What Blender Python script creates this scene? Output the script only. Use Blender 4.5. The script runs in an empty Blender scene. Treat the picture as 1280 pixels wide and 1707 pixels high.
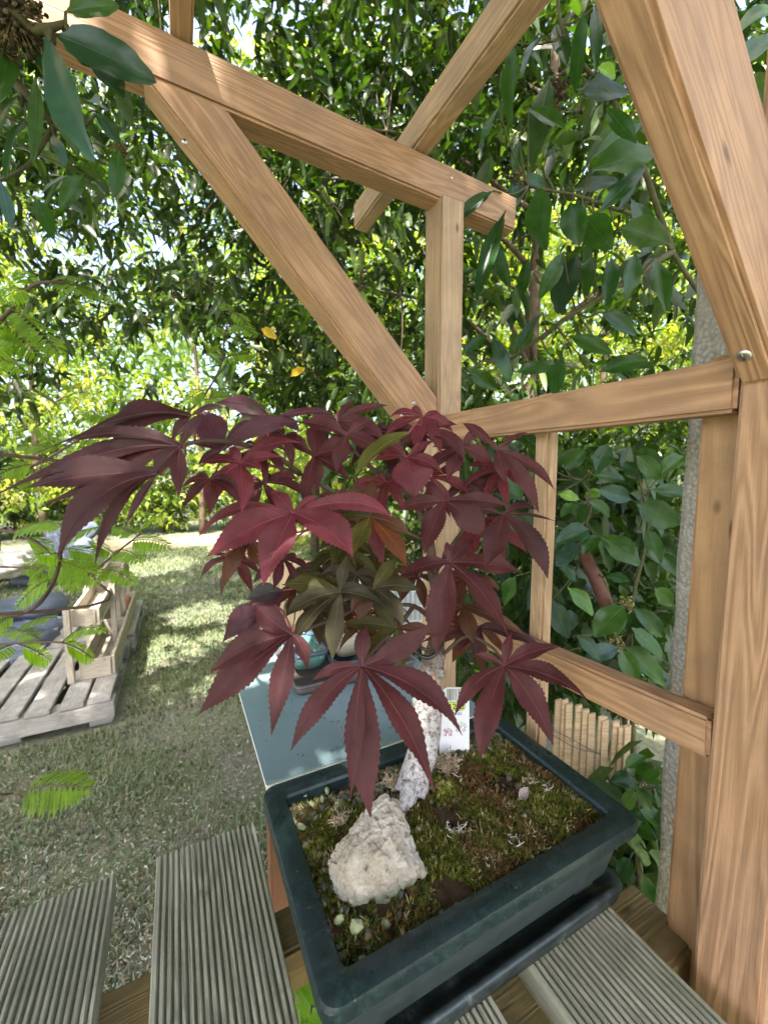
import bpy, bmesh, math, random
import numpy as np
from mathutils import Vector, Matrix, noise
random.seed(7); rng = np.random.default_rng(7)
SC = bpy.context.scene; COL = SC.collection
# ------------------------------------------------------------ camera, light, exposure
YAW, PIT, FPX, CX, CY = math.radians(26.9), math.radians(5.33), 680.0, 640.0, 853.5
EYE = Vector((0, 0, 1.25))
cd = bpy.data.cameras.new('camera'); cam = bpy.data.objects.new('camera', cd); COL.objects.link(cam)
cam.location = EYE; cam.rotation_euler = (math.pi/2 - PIT, 0, -YAW)
cd.sensor_fit = 'VERTICAL'; cd.sensor_height = 36; cd.lens = FPX/1707*36
cd.clip_start = 0.02; cd.clip_end = 2000
SC.camera = cam
cd.dof.use_dof = True; cd.dof.focus_distance = .40; cd.dof.aperture_fstop = 10.0
SUN_EL, SUN_AZ = math.radians(60), math.radians(218)      # azimuth clockwise from +Y
w = bpy.data.worlds.new('World'); SC.world = w; w.use_nodes = True
nt = w.node_tree; bg = nt.nodes['Background']
sky = nt.nodes.new('ShaderNodeTexSky'); sky.sky_type = 'NISHITA'; sky.sun_disc = False
sky.sun_elevation = SUN_EL; sky.sun_rotation = SUN_AZ; sky.air_density = .9; sky.dust_density = 6.0; sky.ozone_density = .4
nt.links.new(sky.outputs[0], bg.inputs[0]); bg.inputs[1].default_value = 0.15
sd = bpy.data.lights.new('sun', 'SUN'); sd.energy = 3.6; sd.angle = math.radians(0.5); sd.color = (1, .95, .86)
sun = bpy.data.objects.new('sun', sd); COL.objects.link(sun)
sdir = Vector((math.sin(SUN_AZ)*math.cos(SUN_EL), math.cos(SUN_AZ)*math.cos(SUN_EL), math.sin(SUN_EL)))
sun.rotation_euler = sdir.to_track_quat('Z', 'Y').to_euler()
vs = SC.view_settings; vs.view_transform = 'Standard'; vs.look = 'None'; vs.gamma = 1; vs.exposure = 2.88
SC.cycles.max_bounces = 10; SC.cycles.transparent_max_bounces = 8; SC.cycles.transmission_bounces = 6

FH = Vector((math.sin(YAW), math.cos(YAW), 0)); RT = Vector((math.cos(YAW), -math.sin(YAW), 0)); UZ = Vector((0, 0, 1))
FW = FH*math.cos(PIT) - UZ*math.sin(PIT); UP = UZ*math.cos(PIT) + FH*math.sin(PIT)
def ray(x, y): return FW + RT*((x-CX)/FPX) - UP*((y-CY)/FPX)
def at(x, y, d): return EYE + ray(x, y)*d
def onz(x, y, z): r = ray(x, y); return EYE + r*((z-EYE.z)/r.z)
def ony(x, y, Y): r = ray(x, y); return EYE + r*(Y/r.y)
def px_of(P):                       # numpy (N,3) -> pixel x, y, depth
    q = P - np.array(EYE); d = q@np.array(FW)
    return CX+FPX*(q@np.array(RT))/d, CY-FPX*(q@np.array(UP))/d, d

# ------------------------------------------------------------ helpers
def thing(name, label, cat, loc=(0, 0, 0), group=None, kind=None):
    o = bpy.data.objects.new(name, None); COL.objects.link(o); o.location = loc; o.empty_display_size = .05
    return tag(o, label, cat, group, kind)
def tag(o, label=None, cat=None, group=None, kind=None):
    if label: o['label'] = label
    if cat: o['category'] = cat
    if group: o['group'] = group
    if kind: o['kind'] = kind
    return o
def put(name, me, mat, parent=None, M=None, smooth=False):
    o = bpy.data.objects.new(name, me); COL.objects.link(o)
    if mat is not None and not me.materials: me.materials.append(mat)
    M = M or Matrix.Identity(4)
    if parent is not None:
        o.parent = parent
        acc = Matrix.Identity(4); p = parent
        chain = []
        while p is not None: chain.append(p); p = p.parent
        for p in reversed(chain): acc = acc @ p.matrix_basis
        o.matrix_basis = acc.inverted() @ M
    else: o.matrix_basis = M
    if smooth:
        for p in me.polygons: p.use_smooth = True
    return o
def me_py(vs_, fs, name='m'):
    me = bpy.data.meshes.new(name); me.from_pydata([tuple(v) for v in vs_], [], fs); me.update(); return me
def me_np(V, F, name='m', col=None):       # F (M,k) of equal size
    me = bpy.data.meshes.new(name); n, k = F.shape
    me.vertices.add(len(V)); me.vertices.foreach_set('co', V.astype(np.float32).ravel())
    me.loops.add(n*k); me.loops.foreach_set('vertex_index', F.astype(np.int32).ravel())
    me.polygons.add(n); me.polygons.foreach_set('loop_start', np.arange(0, n*k, k, dtype=np.int32))
    me.polygons.foreach_set('loop_total', np.full(n, k, dtype=np.int32))
    me.update(calc_edges=True)
    if col is not None:
        a = me.color_attributes.new('Col', 'FLOAT_COLOR', 'POINT')
        c = np.ones((len(V), 4), np.float32); c[:, :3] = col; a.data.foreach_set('color', c.ravel())
    return me
def sharp(o, deg=28):
    o.data.set_sharp_from_angle(angle=math.radians(deg)); return o
def bm_me(bm, name='m'):
    bmesh.ops.recalc_face_normals(bm, faces=bm.faces)
    me = bpy.data.meshes.new(name); bm.to_mesh(me); bm.free(); return me
def box_bm(sx, sy, sz, bev=.002, seg=2, bm=None, off=(0, 0, 0)):
    own = bm is None
    b = bmesh.new(); bmesh.ops.create_cube(b, size=1)
    for v in b.verts: v.co = Vector((v.co.x*sx, v.co.y*sy, v.co.z*sz)) + Vector(off)
    if bev > 0: bmesh.ops.bevel(b, geom=b.edges[:], offset=bev, segments=seg, affect='EDGES')
    if own: return b
    t = bpy.data.meshes.new('t'); b.to_mesh(t); b.free(); bm.from_mesh(t); bpy.data.meshes.remove(t); return bm
def frame(p0, p1, up=(0, 0, 1)):            # X along p0->p1, Z towards up
    X = (Vector(p1)-Vector(p0)); L = X.length; X.normalize(); U = Vector(up); Y = U.cross(X)
    if Y.length < 1e-4: Y = Vector((0, 1, 0)).cross(X)
    Y.normalize(); Z = X.cross(Y)
    M = Matrix((X, Y, Z)).transposed().to_4x4(); M.translation = (Vector(p0)+Vector(p1))/2; return M, L
def beam(name, p0, p1, wy, hz, mat, parent, up=(0, 0, 1), bev=.003):
    M, L = frame(p0, p1, up); b = box_bm(L, wy, hz, bev)
    if L > .25:                              # slight natural unevenness
        bmesh.ops.subdivide_edges(b, edges=[e for e in b.edges if abs((e.verts[0].co-e.verts[1].co).x) > L*.5], cuts=10)
        s = random.random()*50
        for v in b.verts: v.co.y += .0012*noise.noise((v.co.x*6, 0, s)); v.co.z += .0012*noise.noise((v.co.x*6, 9, s))
    return put(name, bm_me(b), mat, parent, M)
def prism_y(name, poly, y0, y1, mat, parent, bev=.003, axis=None):   # polygon of (x,z) extruded along y
    M, _ = frame(*axis) if axis else (Matrix.Identity(4), 0)
    b = bmesh.new(); va = [b.verts.new((x, y0, z)) for x, z in poly]; vb = [b.verts.new((x, y1, z)) for x, z in poly]
    b.faces.new(va); b.faces.new(vb[::-1]); n = len(poly)
    for i in range(n): b.faces.new((va[i], vb[i], vb[(i+1) % n], va[(i+1) % n]))
    bmesh.ops.bevel(b, geom=b.edges[:], offset=bev, segments=2, affect='EDGES')
    Mi = M.inverted()
    for v in b.verts: v.co = Mi @ v.co
    return put(name, bm_me(b), mat, parent, M)
def smooth_path(pts, n=6):
    P = [Vector(p) for p in pts]
    if len(P) < 3: return [P[0].lerp(P[-1], i/n) for i in range(n+1)]
    out = []
    Q = [P[0]*2-P[1]] + P + [P[-1]*2-P[-2]]
    for i in range(1, len(Q)-2):
        for k in range(n):
            t = k/n; a, b_, c, d = Q[i-1], Q[i], Q[i+1], Q[i+2]
            out.append(.5*((2*b_)+(c-a)*t+(2*a-5*b_+4*c-d)*t*t+(3*b_-a-3*c+d)*t*t*t))
    out.append(P[-1]); return out
class MB:
    def __init__(s): s.v = []; s.f = []; s.c = []
    def add(s, vs_, fs, c=(1, 1, 1)):
        o = len(s.v); s.v += [tuple(v) for v in vs_]; s.f += [tuple(i+o for i in f) for f in fs]
        s.c += (c if isinstance(c, list) else [c]*len(vs_))
    def tube(s, pts, r0, r1=None, seg=7, n=5, c=(1, 1, 1), wob=0, cap=True):
        P = smooth_path(pts, n); r1 = r0 if r1 is None else r1; m = len(P); vs_ = []; fs = []
        T = (P[1]-P[0]).normalized(); A = T.orthogonal().normalized(); sd_ = random.random()*99
        for i, p in enumerate(P):
            T = (P[min(i+1, m-1)]-P[max(i-1, 0)]).normalized(); A = (A-T*A.dot(T)).normalized(); B = T.cross(A)
            r = (r0[i] if isinstance(r0, list) else r0+(r1-r0)*i/(m-1))
            for k in range(seg):
                a = 2*math.pi*k/seg; rr = r*(1+wob*noise.noise((math.cos(a)*1.3, math.sin(a)*1.3+sd_, i*.45)))
                vs_.append(p+(A*math.cos(a)+B*math.sin(a))*rr)
        for i in range(m-1):
            for k in range(seg): fs.append((i*seg+k, i*seg+(k+1) % seg, (i+1)*seg+(k+1) % seg, (i+1)*seg+k))
        if cap: fs.append(tuple(range(seg))[::-1]); fs.append(tuple((m-1)*seg+k for k in range(seg)))
        s.add(vs_, fs, c)
    def blob(s, c0, r, c=(1, 1, 1), sq=(1, 1, 1), rot=None):
        t = (1+5**.5)/2
        V = [Vector(v).normalized() for v in [(-1,t,0),(1,t,0),(-1,-t,0),(1,-t,0),(0,-1,t),(0,1,t),(0,-1,-t),(0,1,-t),(t,0,-1),(t,0,1),(-t,0,-1),(-t,0,1)]]
        F = [(0,11,5),(0,5,1),(0,1,7),(0,7,10),(0,10,11),(1,5,9),(5,11,4),(11,10,2),(10,7,6),(7,1,8),(3,9,4),(3,4,2),(3,2,6),(3,6,8),(3,8,9),(4,9,5),(2,4,11),(6,2,10),(8,6,7),(9,8,1)]
        R = Matrix.Rotation(random.random()*6, 3, 'Z') @ Matrix.Rotation(random.random()*6, 3, 'X') if rot is None else rot
        s.add([Vector(c0)+R@Vector((v.x*sq[0], v.y*sq[1], v.z*sq[2]))*r*random.uniform(.82, 1.12) for v in V], F, c)
    def boxm(s, M, sx, sy, sz, c=(1, 1, 1)):
        s.add([M@Vector((x*sx/2, y*sy/2, z*sz/2)) for x in (-1, 1) for y in (-1, 1) for z in (-1, 1)],
              [(0,1,3,2),(4,6,7,5),(0,4,5,1),(2,3,7,6),(0,2,6,4),(1,5,7,3)], c)
    def me(s, name='m'):
        m = me_py(s.v, s.f, name); a = m.color_attributes.new('Col', 'FLOAT_COLOR', 'POINT')
        a.data.foreach_set('color', np.hstack([np.array(s.c, np.float32), np.ones((len(s.c), 1), np.float32)]).ravel()); return m

# ------------------------------------------------------------ materials
class NT:
    def __init__(s, name):
        s.m = bpy.data.materials.new(name); s.m.use_nodes = True; s.t = s.m.node_tree; s.b = s.t.nodes['Principled BSDF']; s.out = s.t.nodes['Material Output']
    def n(s, typ, **kw):
        x = s.t.nodes.new('ShaderNode'+typ)
        for k, v in kw.items():
            if k in x.inputs: x.inputs[k].default_value = v
            else: setattr(x, k, v)
        return x
    def l(s, a, b): s.t.links.new(a, b)
    def ramp(s, fac, stops):
        r = s.n('ValToRGB'); e = r.color_ramp.elements
        while len(e) < len(stops): e.new(.5)
        for i, (p, c) in enumerate(stops): e[i].position = p; e[i].color = (*c, 1)
        s.l(fac, r.inputs[0]); return r.outputs[0]
    def mix(s, fac, a, b, mode='MIX'):
        x = s.n('Mix', data_type='RGBA', blend_type=mode)
        for sock, v in ((x.inputs[0], fac), (x.inputs[6], a), (x.inputs[7], b)):
            if isinstance(v, (int, float)): sock.default_value = v
            elif isinstance(v, tuple): sock.default_value = (*v, 1)
            else: s.l(v, sock)
        return x.outputs[2]
    def noise(s, vec, scale, detail=4, rough=.55, dist=0):
        x = s.n('TexNoise', Scale=scale, Detail=detail, Roughness=rough, Distortion=dist)
        if vec is not None: s.l(vec, x.inputs['Vector'])
        return x.outputs['Fac']
    def mapv(s, scale=(1, 1, 1), src='Object', rnd=False):
        tc = s.n('TexCoord'); mp = s.n('Mapping'); mp.inputs['Scale'].default_value = scale
        s.l(tc.outputs[src], mp.inputs['Vector'])
        if rnd:
            oi = s.n('ObjectInfo'); mm = s.n('Math', operation='MULTIPLY'); mm.inputs[1].default_value = 37.0
            s.l(oi.outputs['Random'], mm.inputs[0]); s.l(mm.outputs[0], mp.inputs['Location'])
        return mp.outputs[0]
    def bump(s, h, strength=.3, dist=.002):
        x = s.n('Bump', Strength=strength, Distance=dist); s.l(h, x.inputs['Height']); s.l(x.outputs[0], s.b.inputs['Normal'])
    def setb(s, rough=.6, spec=.5, **kw):
        s.b.inputs['Roughness'].default_value = rough; s.b.inputs['Specular IOR Level'].default_value = spec
        for k, v in kw.items(): s.b.inputs[k].default_value = v
    def base(s, c):
        if isinstance(c, tuple): s.b.inputs['Base Color'].default_value = (*c, 1)
        else: s.l(c, s.b.inputs['Base Color'])
def simple(name, c, rough=.6, spec=.5, vary=.15, scale=30, bump=.1, metallic=0.0):
    t = NT(name); v = t.mapv(); n = t.noise(v, scale, 5)
    t.base(t.ramp(n, [(.25, tuple(x*(1-vary) for x in c)), (.75, tuple(min(1, x*(1+vary)) for x in c))])); t.setb(rough, spec, Metallic=metallic)
    if bump: t.bump(n, bump, .001)
    return t.m
def wood(name, dark, light, knot=True, rough=.62, grain=1.0, stain=None, stainamt=.5):
    t = NT(name); v = t.mapv((1, 1, 1), rnd=True)
    m1 = t.n('Mapping'); m1.inputs['Scale'].default_value = (1.1, 14, 14); t.l(v, m1.inputs[0])
    big = t.noise(m1.outputs[0], 2.2, 2, .5, .6)
    w_ = t.n('Math', operation='MULTIPLY'); w_.inputs[1].default_value = 80*grain; t.l(big, w_.inputs[0])
    sn = t.n('Math', operation='SINE'); t.l(w_.outputs[0], sn.inputs[0])
    m2 = t.n('Mapping'); m2.inputs['Scale'].default_value = (5, 300, 300); t.l(v, m2.inputs[0])
    fine = t.noise(m2.outputs[0], 3.0, 4, .6)
    rings = t.n('MapRange'); rings.inputs[1].default_value = -1; t.l(sn.outputs[0], rings.inputs[0])
    g = t.mix(.55, rings.outputs[0], fine)
    c = t.ramp(g, [(.22, light), (.62, tuple((a+b)/2 for a, b in zip(dark, light))), (.9, dark)])
    soft = t.noise(v, 9, 3); c = t.mix(t.ramp(soft, [(.35, (0, 0, 0)), (.7, (.45,)*3)]), c, tuple(x*.62 for x in light), 'MIX')
    if knot:
        m3 = t.n('Mapping'); m3.inputs['Scale'].default_value = (11, 24, 24); t.l(v, m3.inputs[0])
        vo = t.n('TexVoronoi', Scale=1.0); t.l(m3.outputs[0], vo.inputs['Vector'])
        c = t.mix(t.ramp(vo.outputs['Distance'], [(.035, (.8,)*3), (.1, (0, 0, 0))]), c, tuple(x*.3 for x in dark))
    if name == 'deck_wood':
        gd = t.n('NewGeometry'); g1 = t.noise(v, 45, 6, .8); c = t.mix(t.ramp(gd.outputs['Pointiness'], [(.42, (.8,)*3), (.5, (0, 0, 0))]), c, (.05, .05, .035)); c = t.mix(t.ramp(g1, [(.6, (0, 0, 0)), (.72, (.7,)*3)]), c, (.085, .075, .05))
    if stain:
        s1 = t.noise(v, 16, 6, .65); c = t.mix(t.ramp(s1, [(.42, (0, 0, 0)), (.72, (stainamt,)*3)]), c, stain)
    t.base(c); t.setb(rough, .35); t.bump(g, .5, .0014); return t.m
def leafmat(name, rough=.4, trans=.35, tint=(1, 1.25, .5), vary=.25, spec=.5, vein=0.0, coat=0):
    t = NT(name); at_ = t.n('Attribute'); at_.attribute_name = 'Col'
    v = t.mapv(); n = t.noise(v, 60, 3)
    c = t.mix(1.0, at_.outputs['Color'], t.ramp(n, [(.3, (1-vary,)*3), (.7, (1+vary,)*3)]), 'MULTIPLY')
    if vein:
        uv = t.n('UVMap'); sp = t.n('SeparateXYZ'); t.l(uv.outputs[0], sp.inputs[0])
        ab = t.n('Math', operation='ABSOLUTE'); t.l(sp.outputs[1], ab.inputs[0])
        k = t.n('Math', operation='MULTIPLY_ADD'); k.inputs[1].default_value = -1.1; t.l(ab.outputs[0], k.inputs[0]); t.l(sp.outputs[0], k.inputs[2])
        k2 = t.n('Math', operation='MULTIPLY'); k2.inputs[1].default_value = vein; t.l(k.outputs[0], k2.inputs[0])
        s = t.n('Math', operation='SINE'); t.l(k2.outputs[0], s.inputs[0])
        vm = t.ramp(s.outputs[0], [(.88, (0, 0, 0)), (.99, (.16,)*3)])
        c = t.mix(vm, c, t.mix(1.0, c, (1.9, 1.5, 1.6), 'MULTIPLY')); t.bump(s.outputs[0], .06, .0004)
    t.base(c); t.setb(rough, spec)
    tr = t.n('BsdfTranslucent'); t.l(t.mix(1.0, c, tuple(x for x in tint), 'MULTIPLY'), tr.inputs[0])
    ms = t.n('MixShader'); ms.inputs[0].default_value = trans
    t.l(t.b.outputs[0], ms.inputs[1]); t.l(tr.outputs[0], ms.inputs[2]); t.l(ms.outputs[0], t.out.inputs[0]); return t.m

M = {}
M['pine'] = wood('pine_stained', (.23, .12, .057), (.48, .285, .155), stain=(.20, .13, .08), stainamt=.55)
M['pine2'] = wood('pine_pale', (.31, .19, .10), (.54, .37, .22), stain=(.24, .17, .11), stainamt=.55)
M['pine3'] = wood('pine_orange', (.25, .13, .05), (.45, .27, .13), grain=.5, stain=(.15, .09, .05))
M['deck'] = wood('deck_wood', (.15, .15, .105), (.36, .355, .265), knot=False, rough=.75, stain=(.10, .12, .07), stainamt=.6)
M['joist'] = wood('joist_wood', (.15, .10, .045), (.27, .19, .085), rough=.7, stain=(.08, .09, .03), stainamt=.8)
M['pallet'] = wood('pallet_wood', (.20, .19, .17), (.38, .365, .335), rough=.8, knot=False, stain=(.16, .15, .12), stainamt=.7)
M['shelfwood'] = wood('shelf_wood', (.27, .22, .15), (.46, .41, .33), rough=.75)
M['lath'] = wood('lath_wood', (.34, .22, .12), (.56, .42, .26), rough=.7, knot=False)
M['brownleg'] = simple('brown_paint', (.16, .07, .035), .6)
M['bark'] = simple('bark', (.085, .065, .045), .9, .2, .5, 25, .8)
M['redbark'] = simple('reddish_bark', (.13, .06, .045), .85, .2, .35, 40, .6)
M['twig'] = simple('twig', (.075, .045, .03), .6, .4, .3, 80, .2)
M['greenstem'] = simple('green_brown_stem', (.075, .07, .03), .8, .3, .35, 60, .3)
M['white'] = simple('white_plastic', (.75, .77, .78), .35, .5, .04, 20, 0)
M['screw'] = simple('zinc', (.55, .54, .5), .3, .5, .1, 200, .1, 1.0)
M['blackp'] = simple('black_plastic', (.02, .021, .022), .35)
M['fabric'] = simple('grey_fabric', (.10, .12, .16), .9, .2, .2, 90, .3)
M['metal'] = simple('dark_metal', (.05, .045, .045), .5)
M['stone'] = simple('rough_stone', (.42, .41, .37), .9, .2, .35, 18, .8)
# pot glaze
t = NT('green_glaze'); v = t.mapv(); n = t.noise(v, 160, 5, .7); n2 = t.noise(v, 14, 3)
c = t.ramp(n, [(.35, (.006, .014, .014)), (.55, (.011, .027, .026)), (.8, (.032, .060, .054))]); c = t.mix(t.ramp(n2, [(.4, (0, 0, 0)), (.75, (.6,)*3)]), c, (.018, .026, .029))
n4 = t.noise(v, 300, 2, .5); c = t.mix(t.ramp(n4, [(.70, (0, 0, 0)), (.76, (.35,)*3)]), c, (.22, .25, .24)); n5 = t.noise(v, 22, 6, .75); t.base(c); t.b.inputs['Specular IOR Level'].default_value = .4; t.l(t.ramp(n5, [(.35, (.2,)*3), (.7, (.55,)*3)]), t.b.inputs['Roughness']); t.bump(n, .45, .001); M['glaze'] = t.m
t = NT('dull_glaze'); v = t.mapv(); n = t.noise(v, 90, 6, .7)
t.base(t.ramp(n, [(.3, (.022, .033, .032)), (.6, (.042, .056, .055)), (.8, (.10, .12, .11))])); t.setb(.42, .5); t.bump(n, .15, .001); M['glaze2'] = t.m
t = NT('tray'); v = t.mapv(); n = t.noise(v, 50, 6, .7)
t.base(t.ramp(n, [(.4, (.012, .020, .021)), (.58, (.03, .042, .042)), (.72, (.15, .16, .15))])); t.setb(.35, .5); M['tray'] = t.m
t = NT('teal_sheet'); v = t.mapv(); n = t.noise(v, 5, 4); n2 = t.noise(v, 200, 3)
c = t.ramp(n, [(.3, (.145, .215, .235)), (.7, (.195, .27, .29))]); c = t.mix(t.ramp(n2, [(.72, (0, 0, 0)), (.78, (.6,)*3)]), c, (.05, .05, .05))
t.base(c); t.setb(.22, .5); M['teal'] = t.m
# rock
t = NT('pale_rock'); v = t.mapv(); n = t.noise(v, 26, 8, .65, .3); n2 = t.noise(v, 150, 6, .75); n3 = t.noise(v, 11, 3)
c = t.ramp(n, [(.3, (.20, .16, .11)), (.45, (.32, .28, .22)), (.62, (.40, .37, .32)), (.8, (.27, .31, .28))])
c = t.mix(t.ramp(n2, [(.36, (.55,)*3), (.5, (0, 0, 0))]), c, (.20, .165, .12))
ge = t.n('NewGeometry'); sp = t.n('SeparateXYZ'); t.l(ge.outputs['Position'], sp.inputs[0])
mr = t.n('MapRange'); mr.inputs[1].default_value = .945; mr.inputs[2].default_value = .925; t.l(sp.outputs[2], mr.inputs[0])
mm = t.n('Math', operation='MULTIPLY'); t.l(mr.outputs[0], mm.inputs[0]); t.l(t.ramp(n3, [(.4, (0, 0, 0)), (.55, (1,)*3)]), mm.inputs[1])
c = t.mix(mm.outputs[0], c, (.07, .11, .03))
t.base(c); t.setb(.9, .25); h = t.mix(.5, n, n2); t.bump(h, .8, .004); M['rock'] = t.m
# concrete
t = NT('aggregate_concrete'); v = t.mapv(); vo = t.n('TexVoronoi', Scale=240.0); t.l(v, vo.inputs['Vector']); n = t.noise(v, 10, 4)
c = t.ramp(vo.outputs['Distance'], [(.1, (.44, .42, .38)), (.45, (.36, .34, .30)), (.75, (.25, .235, .205))]); c = t.mix(t.ramp(n, [(.35, (0, 0, 0)), (.6, (.8,)*3)]), c, (.26, .26, .215))
t.base(c); t.setb(.9, .2); t.bump(vo.outputs['Distance'], .8, .002); M['concrete'] = t.m
# whitened bonsai bark
t = NT('lichen_bark'); v = t.mapv(); n = t.noise(v, 240, 6, .7); n2 = t.noise(v, 35, 4)
ge = t.n('NewGeometry'); sp = t.n('SeparateXYZ'); t.l(ge.outputs['Position'], sp.inputs[0])
c = t.ramp(n, [(.37, (.13, .10, .085)), (.49, (.38, .36, .345)), (.7, (.56, .56, .55))])
brown = t.ramp(n, [(.3, (.05, .035, .025)), (.7, (.17, .13, .09))])
mr = t.n('MapRange'); mr.inputs[1].default_value = 1.06; mr.inputs[2].default_value = 1.085
ad = t.n('Math', operation='MULTIPLY_ADD'); ad.inputs[1].default_value = .05; t.l(n2, ad.inputs[0]); t.l(sp.outputs[2], ad.inputs[2]); t.l(ad.outputs[0], mr.inputs[0])
t.base(t.mix(mr.outputs[0], c, brown)); t.setb(.9, .2); t.bump(n, .6, .0015); M['lichenbark'] = t.m
# soil, moss (attribute coloured)
def attrmat(name, rough=.85, trans=0, vary=.3, spec=.2):
    t = NT(name); a = t.n('Attribute'); a.attribute_name = 'Col'; v = t.mapv(); n = t.noise(v, 150, 3)
    c = t.mix(1.0, a.outputs['Color'], t.ramp(n, [(.3, (1-vary,)*3), (.7, (1+vary,)*3)]), 'MULTIPLY'); t.base(c); t.setb(rough, spec)
    if trans:
        tr = t.n('BsdfTranslucent'); t.l(c, tr.inputs[0]); ms = t.n('MixShader'); ms.inputs[0].default_value = trans
        t.l(t.b.outputs[0], ms.inputs[1]); t.l(tr.outputs[0], ms.inputs[2]); t.l(ms.outputs[0], t.out.inputs[0])
    return t.m
M['attr'] = attrmat('attr_rough'); M['moss'] = attrmat('moss', .8, .25); M['attrgloss'] = attrmat('attr_gloss', .25, 0, .1, .5)
M['soil'] = simple('soil', (.045, .03, .018), .95, .1, .6, 150, 1.0)
M['maple'] = leafmat('maple_leaf', .52, .50, (1.7, .75, .7), .22, .30, vein=900)
M['laurel'] = leafmat('laurel_leaf', .30, .26, (1.4, 1.8, .35), .2, .32)
M['laurelfar'] = leafmat('laurel_leaf_far', .38, .30, (1.5, 1.7, .4), .3, .5)
M['lightleaf'] = leafmat('light_leaf', .5, .5, (1.5, 1.5, .45), .25, .4)
M['frond'] = leafmat('frond_leaf', .5, .6, (1.3, 1.35, .4), .15, .4)
M['grass'] = attrmat('grass', .6, .35, .3, .3)
# ground
t = NT('lawn'); v = t.mapv(src='Object'); n = t.noise(v, 1.6, 5, .6); n2 = t.noise(v, 40, 6, .7)
c = t.ramp(n2, [(.3, (.075, .08, .045)), (.5, (.13, .155, .08)), (.7, (.19, .21, .12))])
dirt = t.ramp(n2, [(.3, (.10, .092, .076)), (.7, (.23, .215, .185))])
c = t.mix(t.ramp(n, [(.42, (0, 0, 0)), (.6, (.85,)*3)]), c, dirt); t.base(c); t.setb(.95, .15); t.bump(n2, .6, .01); M['lawn'] = t.m
t = NT('path_grit'); v = t.mapv(); n = t.noise(v, 12, 6, .7); t.base(t.ramp(n, [(.3, (.18, .15, .10)), (.7, (.32, .28, .2))])); t.setb(.95, .1); M['path'] = t.m

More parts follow.
